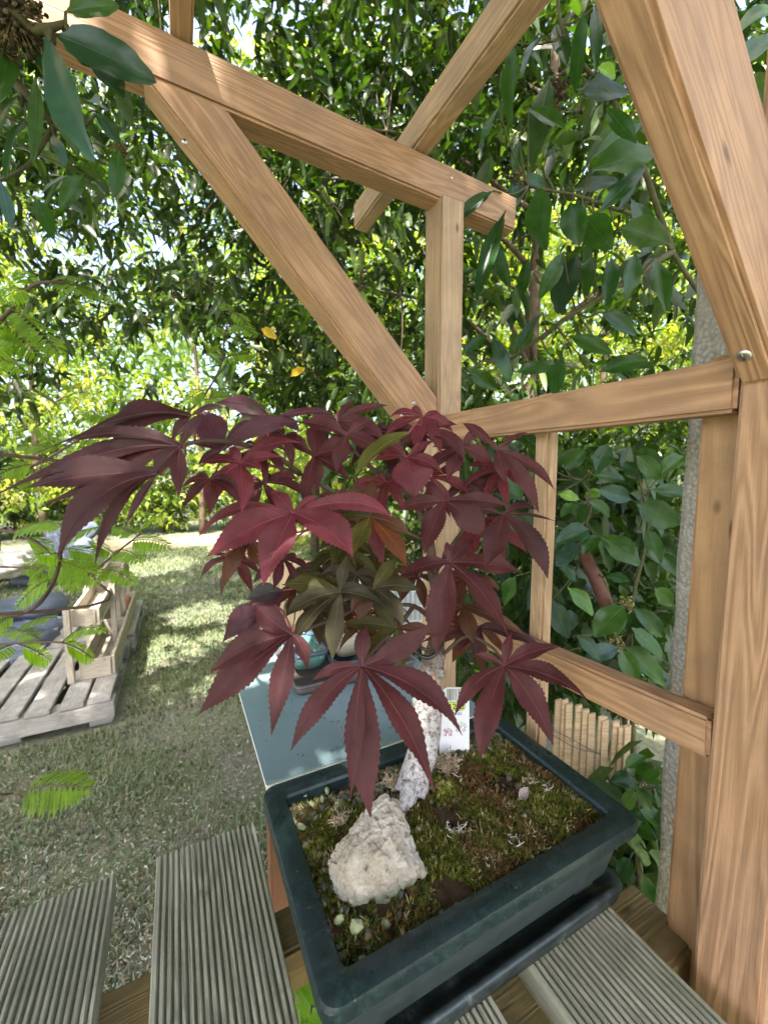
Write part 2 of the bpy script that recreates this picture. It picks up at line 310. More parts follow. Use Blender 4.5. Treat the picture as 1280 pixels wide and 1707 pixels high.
# ------------------------------------------------------------ ground
def ground():
    xs = np.linspace(-1, 1, 61); g = np.sign(xs)*np.abs(xs)**3*300
    X, Y = np.meshgrid(g, g+3); Z = np.zeros_like(X)
    V = np.stack([X.ravel(), Y.ravel(), Z.ravel()], 1); n = 61
    I = np.arange(n*n).reshape(n, n); F = np.stack([I[:-1, :-1].ravel(), I[:-1, 1:].ravel(), I[1:, 1:].ravel(), I[1:, :-1].ravel()], 1)
    tag(put('lawn', me_np(V, F), M['lawn']), kind='structure')
    P = [(-6, 7.6), (-2.5, 7.5), (.5, 7.7), (3, 8.4), (3, 9.6), (.5, 9.2), (-2.5, 9.0), (-6, 9.2)]
    tag(put('path', me_py([(x, y, .004) for x, y in P], [tuple(range(8))]), M['path']), kind='structure')
ground()
def grass():
    N = 130000
    d = .75 + 8.5*rng.random(N)**1.7; px = rng.uniform(-150, 560, N)
    fh = np.array(FH); rt = np.array(RT)
    P = fh*d[:, None] + rt*((px-CX)/FPX*d)[:, None]; 
    x, y = P[:, 0], P[:, 1]
    den = np.sin(x*2.3+1)*np.cos(y*1.9)+.6*np.sin(x*7+y*5)+.4*np.sin(y*11-x*3)
    keep = (rng.random(N) < np.clip(.55+.35*den+.12*(d-1.5), .10, 1)) & ~((x < -.3) & (x > -1.75) & (y > 2.3) & (y < 4.15)) & (y < 7.6)
    x, y, d = x[keep], y[keep], d[keep]; n = len(x)
    h = rng.uniform(.010, .026, n)*(1+.12*d); a = rng.uniform(0, 6.28, n); l = rng.uniform(.2, 1.1, n)*h; wd = rng.uniform(.001, .0022, n)*(1+.35*d)
    b = np.stack([x, y, np.full(n, .0)], 1); dx = np.stack([np.cos(a), np.sin(a), 0*a], 1); sx = np.stack([-np.sin(a), np.cos(a), 0*a], 1)
    V = np.empty((n, 5, 3)); up = np.array([0, 0, 1.])
    V[:, 0] = b-sx*wd[:, None]; V[:, 1] = b+sx*wd[:, None]
    mid = b+up*(h*.6)[:, None]+dx*(l*.35)[:, None]; V[:, 2] = mid+sx*wd[:, None]*.8; V[:, 3] = mid-sx*wd[:, None]*.8
    V[:, 4] = b+up*h[:, None]+dx*l[:, None]
    I = np.arange(n)[:, None]*5; F = np.concatenate([I+np.array([[0, 1, 2]]), I+np.array([[0, 2, 3]]), I+np.array([[3, 2, 4]])])
    c = np.array([.135, .185, .088])*rng.uniform(.6, 1.5, (n, 1)); dry = rng.random(n) < .22; c[dry] = np.array([.22, .20, .11])*rng.uniform(.6, 1.2, (dry.sum(), 1))
    tag(put('grass', me_np(V.reshape(-1, 3), F, col=np.repeat(c, 5, 0)), M['grass']), 'short patchy lawn grass around the pallets', 'grass', kind='stuff')
    # dry clippings
    N = 26000; d = .75+2.8*rng.random(N)**1.5; px = rng.uniform(-100, 560, N); P = fh*d[:, None]+rt*((px-CX)/FPX*d)[:, None]; x, y = P[:, 0], P[:, 1]
    k = (rng.random(N) < np.clip(1.15-.28*d+.3*np.sin(x*5)*np.sin(y*4), .05, 1)) & ~((x < -.3) & (y > 2.3)); x, y = x[k], y[k]; n = len(x)
    a = rng.uniform(0, 6.28, n); L = rng.uniform(.003, .010, n); W = rng.uniform(.001, .0028, n); ti = rng.uniform(-.5, .5, n)
    dx = np.stack([np.cos(a), np.sin(a), ti], 1); sx = np.stack([-np.sin(a), np.cos(a), rng.uniform(-.6, .6, n)], 1); b = np.stack([x, y, rng.uniform(.006, .022, n)], 1)
    V = np.stack([b-dx*L[:, None], b+sx*W[:, None], b+dx*L[:, None]+np.array([0, 0, .002]), b-sx*W[:, None]], 1)
    I = np.arange(n)[:, None]*4; c = np.where(rng.random((n, 1)) < .7, np.array([[.31, .32, .26]]), np.array([[.24, .16, .10]]))*rng.uniform(.6, 1.15, (n, 1))
    tag(put('dry_clippings', me_np(V.reshape(-1, 3), I+np.array([[0, 1, 2, 3]]), col=np.repeat(c, 4, 0)), M['attr']), 'pale dry leaf clippings scattered over the bare ground', 'clippings', kind='stuff')
grass()

# ------------------------------------------------------------ the bonsai stand (one wooden structure)
ZT = .85
stand = thing('bonsai_stand', 'wooden plant stand with grooved deck boards, side rails, braces and open rafters', 'plant stand', (.1, .3, 0))
def groove_board(x0, x1, y0, y1, z1):
    n = 19; wd = x1-x0; p = wd/n; h = .022; pts = [(-wd/2, -h)]; pts += [(-wd/2, -.003), (-wd/2+.001, -.001)]
    for i in range(n):
        a = -wd/2+i*p
        pts += [(a+p*.22, 0), (a+p*.62, 0), (a+p*.78, -.0026), (a+p*.94, -.0026)] if i < n-1 else [(a+p*.22, 0), (a+p*.8, 0)]
    pts += [(wd/2-.0005, -.001), (wd/2, -.003), (wd/2, -h)]
    V = []; F = []; m = len(pts); ny = 14; L = y1-y0; s = random.random()*40
    for j in range(ny+1):
        u = -L/2+L*j/ny
        for q, (a, z) in enumerate(pts): V.append((u+(.0015*noise.noise((a*60, s, j)) if j in (0, ny) else 0), a+.0006*noise.noise((u*9, s, 0)), z+.0006*noise.noise((u*12, a*20, s))))
    for j in range(ny):
        for i in range(m-1): F.append((j*m+i, (j+1)*m+i, (j+1)*m+i+1, j*m+i+1))
        F.append((j*m+m-1, (j+1)*m+m-1, (j+1)*m, j*m))
    F.append(tuple(range(m))); F.append(tuple(ny*m+i for i in range(m))[::-1])
    M_ = Matrix.Translation(((x0+x1)/2, (y0+y1)/2, z1)) @ Matrix.Rotation(math.pi/2, 4, 'Z') @ Matrix.Scale(-1, 4, (0, 1, 0))
    M_ = Matrix.Translation(((x0+x1)/2, (y0+y1)/2, z1)) @ Matrix.Rotation(math.pi/2, 4, 'Z')
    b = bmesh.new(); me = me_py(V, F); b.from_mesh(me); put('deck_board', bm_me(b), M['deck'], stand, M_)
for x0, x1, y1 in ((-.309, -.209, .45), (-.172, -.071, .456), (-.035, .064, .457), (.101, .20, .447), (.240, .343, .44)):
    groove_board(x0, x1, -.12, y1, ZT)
beam('joist', (-.42, .347, .806), (.358, .347, .806), .042, .044, M['joist'], stand)
beam('joist', (.085, .198, .806), (.405, .198, .806), .062, .044, M['joist'], stand)
beam('joist', (-.42, -.02, .806), (.358, -.02, .806), .042, .044, M['joist'], stand)
# posts; side plane x=.365
XS = .366
zt = ony(730, 316, .538).z-.004
def post(x0, x1, y0, y1, z0, z1, mat, name='post', up=(1, 0, 0)):
    beam(name, ((x0+x1)/2, (y0+y1)/2, z0), ((x0+x1)/2, (y0+y1)/2, z1), y1-y0, x1-x0, mat, stand, up)
post(XS, XS+.044, .535, .579, 0, zt, M['pine2'])
post(XS+.002, XS+.046, .110, .155, 0, zt, M['pine'])
post(XS+.0275, XS+.046, .156, .190, 0, 1.345, M['pine3'], 'batten')
cb = px_of(np.array([[XS, .34, 1.1]]))
post(XS+.0275, XS+.046, .347, .369, .62, 1.345, M['pine2'], 'batten')
# rails (between the posts), pinned in height at both ends
def zat(px, py, X):                      # height where the ray meets the side plane
    r = ray(px, py); s = X/r.x; return EYE.z + r.z*s
ztn, zbn = zat(1228, 598, XS+.002), zat(1228, 686, XS+.002)
ztf = zat(735, 690, XS+.002)
hh = .040
beam('rail', (XS+.014, .534, ztf-.022), (XS+.014, .156, ztn-.018), .024, .040, M['pine'], stand)
zln, zlf = zat(1178, 1200, XS+.002), zat(922, 1092, XS+.002)
beam('rail', (XS+.014, .534, zlf-.016-.010), (XS+.014, .156, zln-.016), .024, .034, M['pine'], stand)
print('rails', ztn, zbn, ztf, zln, zlf, 'zt', zt)
# lintels (x direction)
ly = .538
lt = ony(700, 250, ly).z; lb = ony(700, 316, ly).z
LS = -.045
lbz = lambda x: lb+LS*(x-.315)
xr = ony(862, 335, ly).x
beam('lintel', (-1.0, ly+.018, (lt+lb)/2+lbz(-1)-lb), (xr, ly+.018, (lt+lb)/2+lbz(xr)-lb), .036, lt-lb, M['pine'], stand)
beam('lintel', (-1.0, .127, (lt+lb)/2), (xr, .127, (lt+lb)/2), .044, lt-lb, M['pine'], stand)
print('lintel', lt, lb, xr)
# braces
bq = [ony(236, 150, ly-.002), ony(378, 203, ly-.002), ony(716, 662, ly-.002), ony(716, 712, ly-.002), ony(680, 702, ly-.002)]
poly = [(p.x, p.z) for p in bq]; poly[1] = (poly[1][0], lbz(poly[1][0])-.001); poly[0] = (poly[0][0], lbz(poly[0][0])-.001)
poly[2] = (XS-.0005, poly[2][1]); poly[3] = (XS-.0005, poly[3][1])
prism_y('brace', poly, ly-.002, ly+.038, M['pine'], stand, .003, ((poly[1][0], ly, poly[1][1]), (poly[2][0], ly, poly[2][1])))
yb = .154
e0, e1 = ony(985, 0, yb), ony(1236, 655, yb)
dv = (e1-e0).normalized(); top = e0-dv*((lb-e0.z)/(-dv.z))
wv = .075
poly = [(top.x, lb-.001), (XS-.0005, None)]
nx, nz = -dv.z, dv.x                      # normal to the lower edge, towards the right
sl = dv.z/dv.x
zA = e1.z
low = (XS+.0015, e0.z+sl*(XS+.0015-e0.x))
poly = [(top.x, lb-.001), (XS-.0005-.012, low[1]+.012*abs(sl)*1.0), (XS-.0005, low[1]), (XS-.0005, low[1]+wv*math.sqrt(1+sl*sl)), (top.x+wv*math.sqrt(1+sl*sl)/abs(sl), lb-.001)]
poly = [poly[0], poly[2], poly[3], poly[4]]
print('near brace', poly)
_un = Vector((dv.z, 0, -dv.x)); _r = ray(1088, 0); _s = (Vector((poly[0][0], 0, poly[0][1]))-EYE).dot(_un)/_r.dot(_un); YN = (EYE+_r*_s).y
print('brace near y', YN)
brace2 = prism_y('brace', poly, YN, yb, M['pine'], stand, .003, ((poly[0][0], yb, poly[0][1]), (poly[1][0], yb, poly[1][1])))
# rafters (y direction) lying on the lintels
def rafter(pxl, pyl, wd, hg, y1, y0=-.15):
    p = ony(pxl, pyl, ly); x = p.x
    beam('rafter', (x+wd/2, y1, lt+lbz(x)-lb+hg/2+.001), (x+wd/2, y0, lt+hg/2+.001), wd, hg, M['pine2'], stand)
rafter(690, 243, .028, .045, .76)
rafter(287, 100, .022, .040, .70)
def screw(px, py, plane, r, axis):
    c = plane; b = bmesh.new(); bmesh.ops.create_uvsphere(b, u_segments=14, v_segments=8, radius=r)
    for v_ in b.verts: v_.co.z *= .45
    for a in (0, math.pi/2):
        box_bm(r*1.1, r*.22, r*.12, 0, bm=b, off=(0, 0, r*.44))
        bmesh.ops.rotate(b, verts=b.verts, cent=(0, 0, 0), matrix=Matrix.Rotation(a, 3, 'Z'))
    put('screw', bm_me(b), M['screw'], stand, Matrix.Translation(c) @ Vector(axis).to_track_quat('Z', 'Y').to_matrix().to_4x4(), True)
un = Vector((dv.z, 0, -dv.x)); un = un if un.x < 0 else -un
sp_ = Vector((0, 0, 0)); 
r_ = ray(1240, 592); s_ = (Vector((poly[0][0], 0, poly[0][1]))-EYE).dot(un)/r_.dot(un); screw(0, 0, EYE+r_*s_+un*.0005, .0048, un)
screw(0, 0, ony(671, 692, ly-.003), .004, (0, -1, 0)); screw(0, 0, ony(308, 236, ly-.003), .0032, (0, -1, 0)); screw(0, 0, ony(752, 296, ly-.001), .0028, (0, -1, 0)); screw(0, 0, ony(690, 672, ly-.003), .0032, (0, -1, 0))

# ------------------------------------------------------------ pot, tray, soil
PX0, PX1, PY0, PY1, PZ = .062, .363, .198, .392, .94
def rrect(x0, x1, y0, y1, r, z, n=5):
    out = []
    for cx_, cy_, a0 in ((x1-r, y1-r, 0), (x0+r, y1-r, 90), (x0+r, y0+r, 180), (x1-r, y0+r, 270)):
        for k in range(n+1):
            a = math.radians(a0+90*k/n); out.append((cx_+r*math.cos(a), cy_+r*math.sin(a), z))
    return out
def loft(rings, close_first=True, close_last=True):
    V = []; F = []; m = len(rings[0])
    for r in rings: V += r
    for i in range(len(rings)-1):
        for k in range(m): F.append((i*m+k, i*m+(k+1) % m, (i+1)*m+(k+1) % m, (i+1)*m+k))
    if close_first: F.append(tuple(range(m))[::-1])
    if close_last: F.append(tuple((len(rings)-1)*m+k for k in range(m)))
    b = bmesh.new(); b.from_mesh(me_py(V, F)); return b
def inset(d, z, r=.012): return rrect(PX0+d, PX1-d, PY0+d, PY1-d, max(r, .002), z)
pot = thing('bonsai_pot', 'dark green glazed rectangular bonsai pot on the grooved boards', 'bonsai pot', ((PX0+PX1)/2, (PY0+PY1)/2, .856))
rim = loft([inset(.006, PZ-.016), inset(.0015, PZ-.0145), inset(0, PZ-.012), inset(0, PZ-.004), inset(.0012, PZ-.001), inset(.004, PZ),
            inset(.012, PZ-.0006, .010), inset(.0135, PZ-.001, .009), inset(.0185, PZ-.002, .005), inset(.020, PZ-.0045, .004), inset(.020, PZ-.03, .004)], False, False)
sharp(put('rim', bm_me(rim), M['glaze'], pot, smooth=True))
body = loft([inset(.0195, PZ-.03, .004), inset(.019, PZ-.0165, .004), inset(.0105, PZ-.0158, .010), inset(.0095, PZ-.020, .010), inset(.012, PZ-.030, .010), inset(.0175, PZ-.058, .010), inset(.021, PZ-.064, .010), inset(.03, PZ-.066, .008)], False, True)
sharp(put('body', bm_me(body), M['glaze2'], pot, smooth=True))
for fx in (PX0+.026, PX1-.056):
    for fy in (PY0+.026, PY1-.048):
        b = box_bm(.03, .022, .012, .003); put('foot', bm_me(b), M['glaze2'], pot, Matrix.Translation((fx+.015, fy+.011, PZ-.072)))
def inset2(d, z, r=.012): return rrect(.075+d, .360-d, .2065+d, .385-d, max(r, .002), z)
tray = tag(put('drip_tray', bm_me(loft([inset2(.008, .8512), inset2(.003, .853), inset2(0, .866), inset2(.001, .8695), inset2(.004, .870), inset2(.007, .868), inset2(.011, .858), inset2(.02, .8565)])), M['tray'], smooth=True),
    'dark green shallow drip tray under the bonsai pot', 'drip tray')
# soil surface with relief
def hsoil(x, y):
    u = (x-PX0)/(PX1-PX0); v_ = (y-PY0)/(PY1-PY0)
    m = .010*math.exp(-((u-.62)**2/.09+(v_-.42)**2/.16))
    return PZ-.013+m+.0045*noise.noise((x*34, y*34, 3))+.002*noise.noise((x*90, y*90, 5))
ns = 46; V = []; F = []
for j in range(30):
    for i in range(ns):
        x = PX0+.0195+(PX1-PX0-.039)*i/(ns-1); y = PY0+.0195+(PY1-PY0-.039)*j/29; V.append((x, y, hsoil(x, y)-.001))
for j in range(29):
    for i in range(ns-1): F.append((j*ns+i, j*ns+i+1, (j+1)*ns+i+1, (j+1)*ns+i))
tag(put('soil', me_py(V, F), M['soil'], smooth=True), 'dark damp potting soil filling the bonsai pot', 'soil', kind='stuff')
def rnd_in():
    return random.uniform(PX0+.021, PX1-.021), random.uniform(PY0+.021, PY1-.021)
mb = MB()
for i in range(24000):
    x, y = rnd_in(); u = (x-PX0)/(PX1-PX0); v_ = (y-PY0)/(PY1-PY0)
    dens = .95*math.exp(-((u-.68)**2/.12+(v_-.36)**2/.12))+.35*(u < .25)*(.3 < v_ < .85) + .22
    dens *= max(0, .75+1.5*noise.noise((x*26, y*26, 0)))
    if random.random() > dens: continue
    h = random.uniform(.0022, .0052); z = hsoil(x, y)-.001; g = noise.noise((x*25, y*25, 7))+random.uniform(-.3, .3)
    c = (.12, .135, .016) if g < -.12 else ((.06, .09, .014) if g < .12 else (.14, .085, .028))
    if random.random() < .04: c = (.38, .30, .17); h *= 1.3
    f = random.uniform(.6, 1.35); c = tuple(q*f for q in c)
    for k in range(4):
        a = random.random()*6.28; l = random.uniform(.5, 1.3)*h; wd = .00055
        b0 = Vector((x, y, z)); tp = b0+Vector((math.cos(a)*l, math.sin(a)*l, h*random.uniform(.6, 1.1))); s = Vector((-math.sin(a), math.cos(a), 0))*wd
        md = b0.lerp(tp, .55)+Vector((0, 0, h*.12))
        mb.add([b0-s*.6, b0+s*.6, md+s, tp, md-s], [(0, 1, 2, 4), (4, 2, 3)], c)
tag(put('moss', mb.me(), M['moss']), 'green and brown moss carpet in the bonsai pot', 'moss', kind='stuff')
mb = MB()
for i in range(3600):
    x, y = rnd_in(); u = (x-PX0)/(PX1-PX0); v_ = (y-PY0)/(PY1-PY0)
    dens = (v_ > .74)*(.9 if u > .3 else .4)+(u < .12)*.25+(v_ < .12)*(u < .4)*.3+.03
    if random.random() > dens: continue
    g = random.choice([(.10, .105, .06), (.13, .10, .06), (.075, .085, .06), (.19, .19, .13)]) ; f = random.uniform(.6, 1.3)
    mb.blob((x, y, hsoil(x, y)+.0005), random.uniform(.0022, .0046), tuple(q*f for q in g), (1, .8, .65))
for px, py, r in ((508, 1322, .005), (520, 1340, .004), (537, 1332, .004), (545, 1318, .0045), (502, 1378, .0055), (596, 1545, .006), (565, 1533, .004), (905, 1265, .006), (898, 1248, .004)):
    p = onz(px, py, PZ-.008); mb.blob(p, r, (.25, .28, .15), (1, .9, .6))
tag(put('gravel', mb.me(), M['attr']), 'brown and mossy grit along the back edge of the pot', 'gravel', kind='stuff')
# dried lichen tufts
def tuft(px, py, n, sz, label, col=(.55, .44, .30)):
    sz *= 1.25; n = int(n*1.3)
    p = onz(px, py, PZ-.004); mb = MB()
    for i in range(n):
        a = random.random()*6.28; l = random.uniform(.3, 1)*sz; q = Vector((math.cos(a)*l*.9, math.sin(a)*l*.7, random.uniform(.1, .6)*sz)); k = p+Vector((random.uniform(-.3, .3)*sz, random.uniform(-.3, .3)*sz, -.004))
        m1 = k+q*.5+Vector((random.uniform(-1, 1), random.uniform(-1, 1), random.uniform(0, 1)))*sz*.25; f = random.uniform(.5, 1.1)
        e = k+q; mb.tube([k, m1, e], .0006, .00035, 4, 3, tuple(x*f for x in col))
        for _ in range(2):
            mb.tube([e, e+Vector((random.uniform(-1, 1), random.uniform(-1, 1), random.uniform(-.3, .8)))*sz*.2], .0004, .0002, 3, 2, tuple(x*f for x in col))
    tag(put('dried_lichen', mb.me(), M['attr'], smooth=True), label, 'dried lichen', 'dried lichen tufts on the moss')
tuft(748, 1275, 90, .015, 'tan tangled dried lichen just right of the bonsai trunk base')
tuft(655, 1300, 60, .011, 'tan dried lichen tuft left of the bonsai trunk base')
tuft(565, 1365, 34, .009, 'small pale dried lichen left of the white rock tip')
tuft(885, 1300, 40, .008, 'pale dried lichen near the far right rim of the pot')
tuft(762, 1385, 22, .009, 'white dried lichen in the moss right of the rock', (.62, .56, .46))
tuft(905, 1310, 16, .009, 'white branching lichen twig near the curled dead leaf', (.6, .55, .45))
tuft(850, 1400, 9, .009, 'white lichen twig close to the front right rim', (.65, .6, .5))
tuft(880, 1385, 22, .007, 'pale lichen scraps near the front right corner of the moss', (.5, .42, .3))
tuft(815, 1430, 5, .009, 'single thin white lichen twig by the front rim', (.62, .56, .46))
# dead leaf
p = onz(872, 1338, PZ-.002); mb = MB(); vs_ = []
for j in range(7):
    for i in range(5): u = j/6; s = (i-2)/2; wdt = .006*math.sin(math.pi*(u*.9+.05)); vs_.append(p+Vector((u*.012-.006+s*wdt*.3, s*wdt, .004+abs(s)*.004+.005*u*u)))
mb.add(vs_, [(j*5+i, j*5+i+1, j*5+i+6, j*5+i+5) for j in range(6) for i in range(4)], (.30, .25, .22))
tag(put('dead_leaf', mb.me(), M['attr'], smooth=True), 'curled grey dead leaf lying on the moss', 'dead leaf')
# rock
sil = [(642, 1322), (612, 1345), (590, 1372), (560, 1408), (543, 1440), (552, 1480), (575, 1528), (600, 1515), (632, 1495), (655, 1492), (712, 1455), (690, 1425), (678, 1372), (662, 1335)]
b = bmesh.new(); pc = at(628, 1430, .318)
for x, y in sil: b.verts.new(at(x, y, .322+(1430-y)/680*.06))
for x, y, d in ((640, 1350, .322), (608, 1400, .303), (650, 1395, .300), (600, 1470, .292), (640, 1460, .288), (675, 1440, .296), (575, 1440, .302), (625, 1425, .292), (640, 1345, .345), (650, 1400, .36), (600, 1440, .36), (680, 1440, .35)): b.verts.new(at(x, y, d))
bmesh.ops.convex_hull(b, input=b.verts[:]); bmesh.ops.delete(b, geom=[v_ for v_ in b.verts if not v_.link_faces], context='VERTS')
bmesh.ops.triangulate(b, faces=b.faces[:])
for k in range(6):
    bmesh.ops.subdivide_edges(b, edges=[e for e in b.edges if e.calc_length() > .0016], cuts=1, use_grid_fill=True); bmesh.ops.triangulate(b, faces=b.faces[:])
b.normal_update()
for v_ in b.verts:
    q = v_.co; s = .0018*noise.noise(q*38)+.0022*abs(noise.noise(q*80+Vector((5, 0, 0))))+.0013*noise.noise(q*210)+.0006*noise.noise(q*500); 
    cell = noise.voronoi(q*55)[0]; s += -.0012*(cell[1]-cell[0] < .12)
    v_.co += v_.normal*s
tag(put('rock', bm_me(b), M['rock']), 'pale jagged rock standing on the moss at the pot front', 'rock')

# plant tag
tg = thing('plant_tag', 'white plastic plant tag with barcode and yellow price pill behind the trunk', 'plant tag', at(757, 1235, .468))
d = .468
tl, tr_, bl = at(733, 1146, d), at(783, 1146, d), at(731, 1262, d)
ex = (tr_-tl); Wt = ex.length; ex.normalize(); ey = (tl-bl); Ht = ey.length; ey.normalize(); ez = ex.cross(ey).normalized(); ey = ez.cross(ex)
TM = Matrix((ex, ey, ez)).transposed().to_4x4(); TM.translation = (tr_+bl)/2
def flat(name, pts, z, mat, parent, th=.0004):
    b = bmesh.new(); a = [b.verts.new((x, y, z)) for x, y in pts]; f = b.faces.new(a)
    r = bmesh.ops.extrude_face_region(b, geom=[f]); 
    for v_ in r['geom']:
        if isinstance(v_, bmesh.types.BMVert): v_.co.z -= th
    return put(name, bm_me(b), mat, parent, TM)
hw, h2 = Wt/2, Ht/2
flat('card', [(-hw, -h2), (hw, -h2), (hw, h2), (-hw*.45, h2), (-hw*.7, h2-.002), (-hw*.9, h2-.007), (-hw, h2-.014)], 0, M['white'], tg, .0006)
M['ink'] = simple('ink', (.03, .03, .035), .5, vary=0, bump=0); M['pill'] = simple('pill_yellow', (.62, .72, .10), .5, vary=0, bump=0); M['pillgreen'] = simple('pill_green', (.10, .22, .05), .5, vary=0, bump=0)
M['blueink'] = simple('blue_ink', (.08, .10, .28), .5, vary=0, bump=0)
bmb = MB(); x = -hw*.5
while x < hw*.9:
    ww = random.choice([.0003, .0005, .0008]); y0 = h2-.0150; y1 = h2-.0015
    bmb.add([(x, y0, .0002), (x+ww, y0, .0002), (x+ww, y1, .0002), (x, y1, .0002)], [(0, 1, 2, 3)]); x += ww+random.choice([.0004, .0005, .0008])
put('barcode', bmb.me(), M['ink'], tg, TM)
def pill(w_, h_, cy_): 
    r = h_/2; return [(w_/2-r+r*math.cos(a), cy_+r*math.sin(a)) for a in [math.radians(-90+180*k/8) for k in range(9)]]+[(-w_/2+r+r*math.cos(a), cy_+r*math.sin(a)) for a in [math.radians(90+180*k/8) for k in range(9)]]
pillo = flat('price_pill', pill(Wt*.74, .0100, h2-.0215), .0004, M['pillgreen'], tg, .0003)
put('pill_face', flat('tmp', pill(Wt*.70, .0088, h2-.0215), .0006, M['pill'], tg, .0002).data, M['pill'], pillo, TM); bpy.data.objects.remove(bpy.data.objects['tmp'])
def text(name, s, size, x, y, z, mat, parent):
    cu = bpy.data.curves.new('t', 'FONT'); cu.body = s; cu.size = size; cu.align_x = 'CENTER'; cu.align_y = 'CENTER'; cu.offset = size*.012
    o = bpy.data.objects.new('t', cu); COL.objects.link(o); bpy.context.view_layer.update()
    me = bpy.data.meshes.new_from_object(o.evaluated_get(bpy.context.evaluated_depsgraph_get())); me.materials.clear(); bpy.data.objects.remove(o)
    return put(name, me, mat, parent, TM @ Matrix.Translation((x, y, z)))
text('number', '51245', .0090, 0, h2-.0217, .0008, M['ink'], pillo)
text('caption', 'BONSAI', .0048, 0, h2-.0300, .0003, M['blueink'], tg)
M['artred'] = simple('art_red', (.30, .05, .07), .5); M['artgreen'] = simple('art_green', (.05, .10, .04), .5)
ar = MB(); ag = MB()
for k in range(60):
    a = random.random()*6.28; r = random.random()**.5
    ar.add([(-hw*.45+.006*r*math.cos(a)+dx, -h2+.028+.005*r*math.sin(a)+dy, .0003) for dx, dy in ((0, 0), (.0012, .0003), (.0006, .0012))], [(0, 1, 2)])
    ag.add([(hw*.4+.008*r*math.cos(a)+dx, -h2+.034+.006*r*math.sin(a)+dy, .0003) for dx, dy in ((0, 0), (.0012, .0003), (.0006, .0012))], [(0, 1, 2)])
put('printed_picture', ar.me(), M['artred'], tg, TM); put('printed_picture', ag.me(), M['artgreen'], tg, TM)

# ------------------------------------------------------------ leaf ribbons
MAPW = ([0, .12, .3, .5, .66, .8, .9, 1], [.16, .36, .78, 1, .86, .52, .24, .0])
LAUW = ([0, .06, .2, .42, .65, .85, .95, 1], [.04, .22, .72, 1, .92, .5, .2, 0])
class Leafy:
    def __init__(s): s.v = []; s.f = []; s.c = []; s.uv = []
    def ribbon(s, c0, tip, wd, arc, N, col, veincol, prof=MAPW, serr=.06, seg=40, cup=.22, tipcol=None, vein=.0007, twist=0.0, t0=0.0):
        T = tip-c0; L = T.length; ctrl = (c0+tip)/2+arc
        o = len(s.v); pts = []
        for i in range(seg+1):
            t = i/seg; p = c0*(1-t)**2+ctrl*2*t*(1-t)+tip*t*t
            tg_ = ((ctrl-c0)*(1-t)+(tip-ctrl)*t).normalized(); S = tg_.cross(N).normalized(); n = S.cross(tg_)
            a = twist*t; S2 = S*math.cos(a)+n*math.sin(a); n2 = n*math.cos(a)-S*math.sin(a)
            w_ = wd*.5*np.interp(t, *prof)
            sw = 1+(serr*((i % 2)*2-1) if .12 < t < .97 else 0); fwd = tg_*(L/seg*.35*(i % 2))
            wob = n2*(w_*.16*math.sin(t*9+c0.x*90))
            k = col if tipcol is None else tuple(a_+(b_-a_)*max(0, min(1, (t-.72)/.28)) for a_, b_ in zip(col, tipcol))
            s.v += [p-S2*w_*sw+n2*(w_*cup)+fwd+wob, p-S2*w_*.5+n2*(w_*cup*.65), p, p+S2*w_*.5+n2*(w_*cup*.65), p+S2*w_*sw+n2*(w_*cup)+fwd-wob]
            s.c += [k]*5; s.uv += [(t*L, -w_), (t*L, -w_*.5), (t*L, 0), (t*L, w_*.5), (t*L, w_)]
            pts.append((p, S2, n2, t))
        for i in range(seg):
            for k in range(4): s.f.append((o+i*5+k, o+i*5+k+1, o+i*5+k+6, o+i*5+k+5))
        o = len(s.v)
        for side in (.00035,):
            for p, S2, n2, t in pts:
                r = vein*(1-t*.85)*.5; s.v += [p-S2*r+n2*side*.4, p+n2*side*1.6, p+S2*r+n2*side*.4]; s.c += [veincol]*3; s.uv += [(0, 0)]*3
        for i in range(seg):
            for k in range(2): s.f.append((o+i*3+k, o+i*3+k+1, o+i*3+k+4, o+i*3+k+3))
    def me(s):
        m = me_py(s.v, s.f); a = m.color_attributes.new('Col', 'FLOAT_COLOR', 'POINT')
        a.data.foreach_set('color', np.hstack([np.array(s.c, np.float32), np.ones((len(s.c), 1), np.float32)]).ravel())
        uvl = m.uv_layers.new(name='UVMap'); uv = np.array(s.uv, np.float32); idx = np.empty(len(m.loops), np.int32); m.loops.foreach_get('vertex_index', idx)
        uvl.data.foreach_set('uv', uv[idx].ravel()); m.shade_smooth(); return m

# ------------------------------------------------------------ the maple
maple = thing('maple_bonsai', 'red leaved maple bonsai with a whitened trunk growing in the green pot', 'bonsai tree', onz(690, 1318, PZ-.01))
sk = [(684, 1325, .405), (692, 1292, .415), (708, 1240, .425), (712, 1190, .43), (708, 1150, .432), (720, 1110, .435), (727, 1070, .437), (733, 1020, .44), (722, 960, .44), (716, 905, .435), (700, 850, .43), (672, 815, .42), (640, 790, .41)]
SKP = [at(*q) for q in sk]
rad = [.0165, .0155, .0145, .0150, .0140, .0130, .0085, .0062, .0058, .0052, .0045, .0038, .003]
P = SKP; rr = []
for i in range(len(rad)-1):
    for k in range(5): rr.append(rad[i]+(rad[i+1]-rad[i])*k/5)
rr.append(rad[-1])
mb = MB(); mb.tube(P, rr, None, 20, 5, wob=.10); 
mb.tube([SKP[0]+Vector((.0, 0, .012)), SKP[0]+Vector((-.010, -.009, .002)), SKP[0]+Vector((-.02, -.014, -.008))], .010, .005, 10, 4, wob=.2)
mb.tube([SKP[0]+Vector((.0, 0, .012)), SKP[0]+Vector((.010, -.004, .0)), SKP[0]+Vector((.018, -.008, -.012))], .008, .004, 10, 4, wob=.2)
mb.blob(at(735, 1120, .425), .006, sq=(1, 1, 1)); mb.blob(at(738, 1095, .428), .004)
put('trunk', mb.me(), M['lichenbark'], maple, smooth=True)
